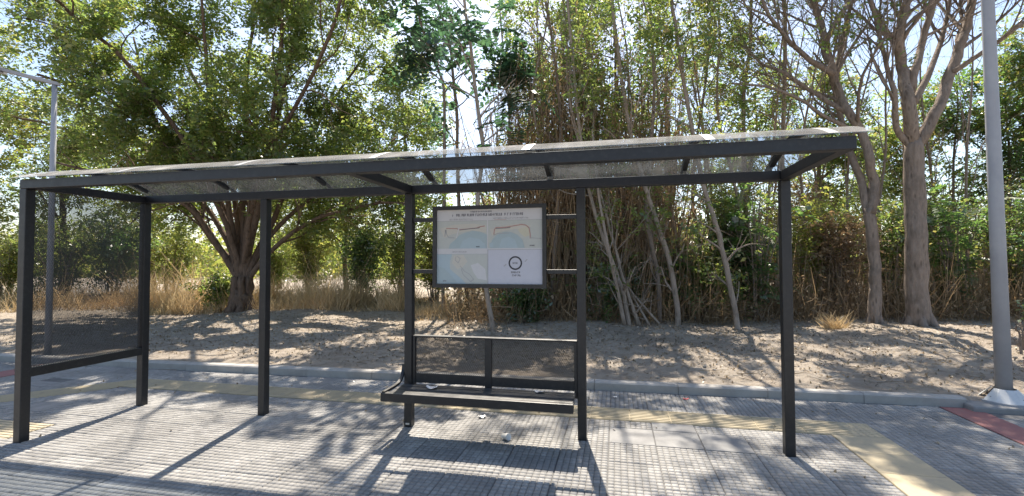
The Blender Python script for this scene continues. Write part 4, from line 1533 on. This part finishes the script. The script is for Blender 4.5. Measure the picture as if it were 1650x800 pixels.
# dry straw grass on the left behind the earth
parts_ = []
for x0, x1, d0, d1, n_, hm in ((225, 345, 12.8, 15.5, 4200, .85), (430, 720, 13.0, 16.0, 7500, .62), (-120, 240, 13.3, 17, 5600, .6), (345, 440, 13.2, 15.5, 1800, .55), (660, 800, 11.5, 13.5, 2200, .45)):
    B = spot(n_, x0, x1, d0, d1, r)
    cl_ = (lattice(B * np.array([1, 1, 0]), .8, 6.0) - .33) * 2.6
    h_ = .82 * r.gamma(5, hm / 5, n_) * np.clip(cl_, .12, 1.25)
    Tt = B + np.stack([r.normal(0, .22, n_) * h_ * 2, r.normal(0, .22, n_) * h_ * 2, h_], 1)
    parts_.append(blades(B, Tt, .014, r))
o = mk('dry_grass', *join(parts_), 'leaf_straw')
stuff(o, 'straw coloured dry grass behind the bare earth at left', 'grass')

# one straw tuft in front of the leaning trunk
b, dp = on_ground(1345, 530)
n_ = 260
B = np.repeat(b[None], n_, 0) + np.stack([r.normal(0, .09, n_), r.normal(0, .09, n_), np.zeros(n_) - .02], 1)
a_ = r.uniform(0, 2 * PI, n_)
l_ = r.uniform(.15, .45, n_)
Tt = B + np.stack([np.cos(a_) * l_ * .7, np.sin(a_) * l_ * .7, l_ * r.uniform(.4, 1, n_)], 1)
o = mk('grass_tuft', *blades(B, Tt, .012, r), 'leaf_straw')
tag(o, 'dry straw tuft on the earth in front of the scarred leaning trunk', 'grass tuft')

# fallen leaves and twigs
n_ = 15000
P = np.stack([r.uniform(-7, 14, n_), 1.75 + np.abs(r.gamma(2.2, 1.7, n_)), np.zeros(n_)], 1)
P = P[P[:, 1] < 10.5]
P = P[P[:, 1] > kerb_y(P[:, 0]) + .15]
P[:, 2] = gz(P[:, 0], P[:, 1]) + .012
pa = leaves(P, r, (.025, .065), .5, 0, 3)
n2 = 1600
B = np.stack([r.uniform(-7, 14, n2), r.uniform(2.0, 9, n2), np.zeros(n2)], 1); B[:, 2] = gz(B[:, 0], B[:, 1]) + .014
a_ = r.uniform(0, PI, n2); l_ = r.uniform(.06, .4, n2)
Tt = B + np.stack([np.cos(a_) * l_, np.sin(a_) * l_ * .5, np.abs(r.normal(.0, .02, n2))], 1)
pb = blades(B, Tt, .010, r)
n3 = 150
P3 = np.stack([r.uniform(-5, 12, n3), 1.45 - np.abs(r.gamma(1.2, .7, n3)), np.full(n3, .006)], 1)
P3 = P3[P3[:, 1] < kerb_y(P3[:, 0]) - .05]
pc = leaves(P3, r, (.025, .05), .5, 0, 4)
o = mk('leaf_litter', *join([pa, pb, pc]), 'leaf_fallen')
stuff(o, 'fallen dry leaves and twigs scattered over the earth', 'leaf litter')

# pale stones
n_ = 420
mb = MB()
for k in range(n_):
    x_ = r.uniform(-6, 12); y_ = 1.85 + abs(r.gamma(2, 1.6))
    if y_ > 9 or y_ < kerb_y(x_) + .2:
        continue
    s_ = min(.022, abs(r.normal(.006, .007)) + .004)
    c0 = np.array([x_, y_, gz(x_, y_) + s_ * .3])
    v8 = np.array([(sx, sy, sz) for sz in (-1, 1) for sy in (-1, 1) for sx in (-1, 1)], float) * s_ * np.array([1.2, 1, .7]) + r.normal(0, s_ * .25, (8, 3))
    mb.add(v8 + c0, [(0, 2, 3, 1), (4, 5, 7, 6), (0, 1, 5, 4), (2, 6, 7, 3), (0, 4, 6, 2), (1, 3, 7, 5)])
o = mb.build('pebbles', 'stone_beige', None, True)
stuff(o, 'small pale stones scattered over the earth', 'stones')

# far wood
n_ = 60000
xx = r.uniform(-60, 75, n_); yy = r.uniform(26, 44, n_)
top_ = 3.0 + 1.3 * np.sin(xx * .23) + .9 * np.sin(xx * .71 + 1) + 1.0 * np.sin(xx * 1.7) * np.sin(yy)
zz = .2 + r.beta(1.5, 1.2, n_) * np.clip(top_, 1.2, 8)
Vw, Fw = leaves(np.stack([xx, yy, zz], 1), r, (.3, .55), .7)
o = mk('distant_wood', Vw, Fw, 'leaf_lime')
stuff(o, 'distant band of pale green trees and scrub beyond the field', 'wood')
print('LEAVES', sum(LEAFN.values()), {k: v for k, v in LEAFN.items()})
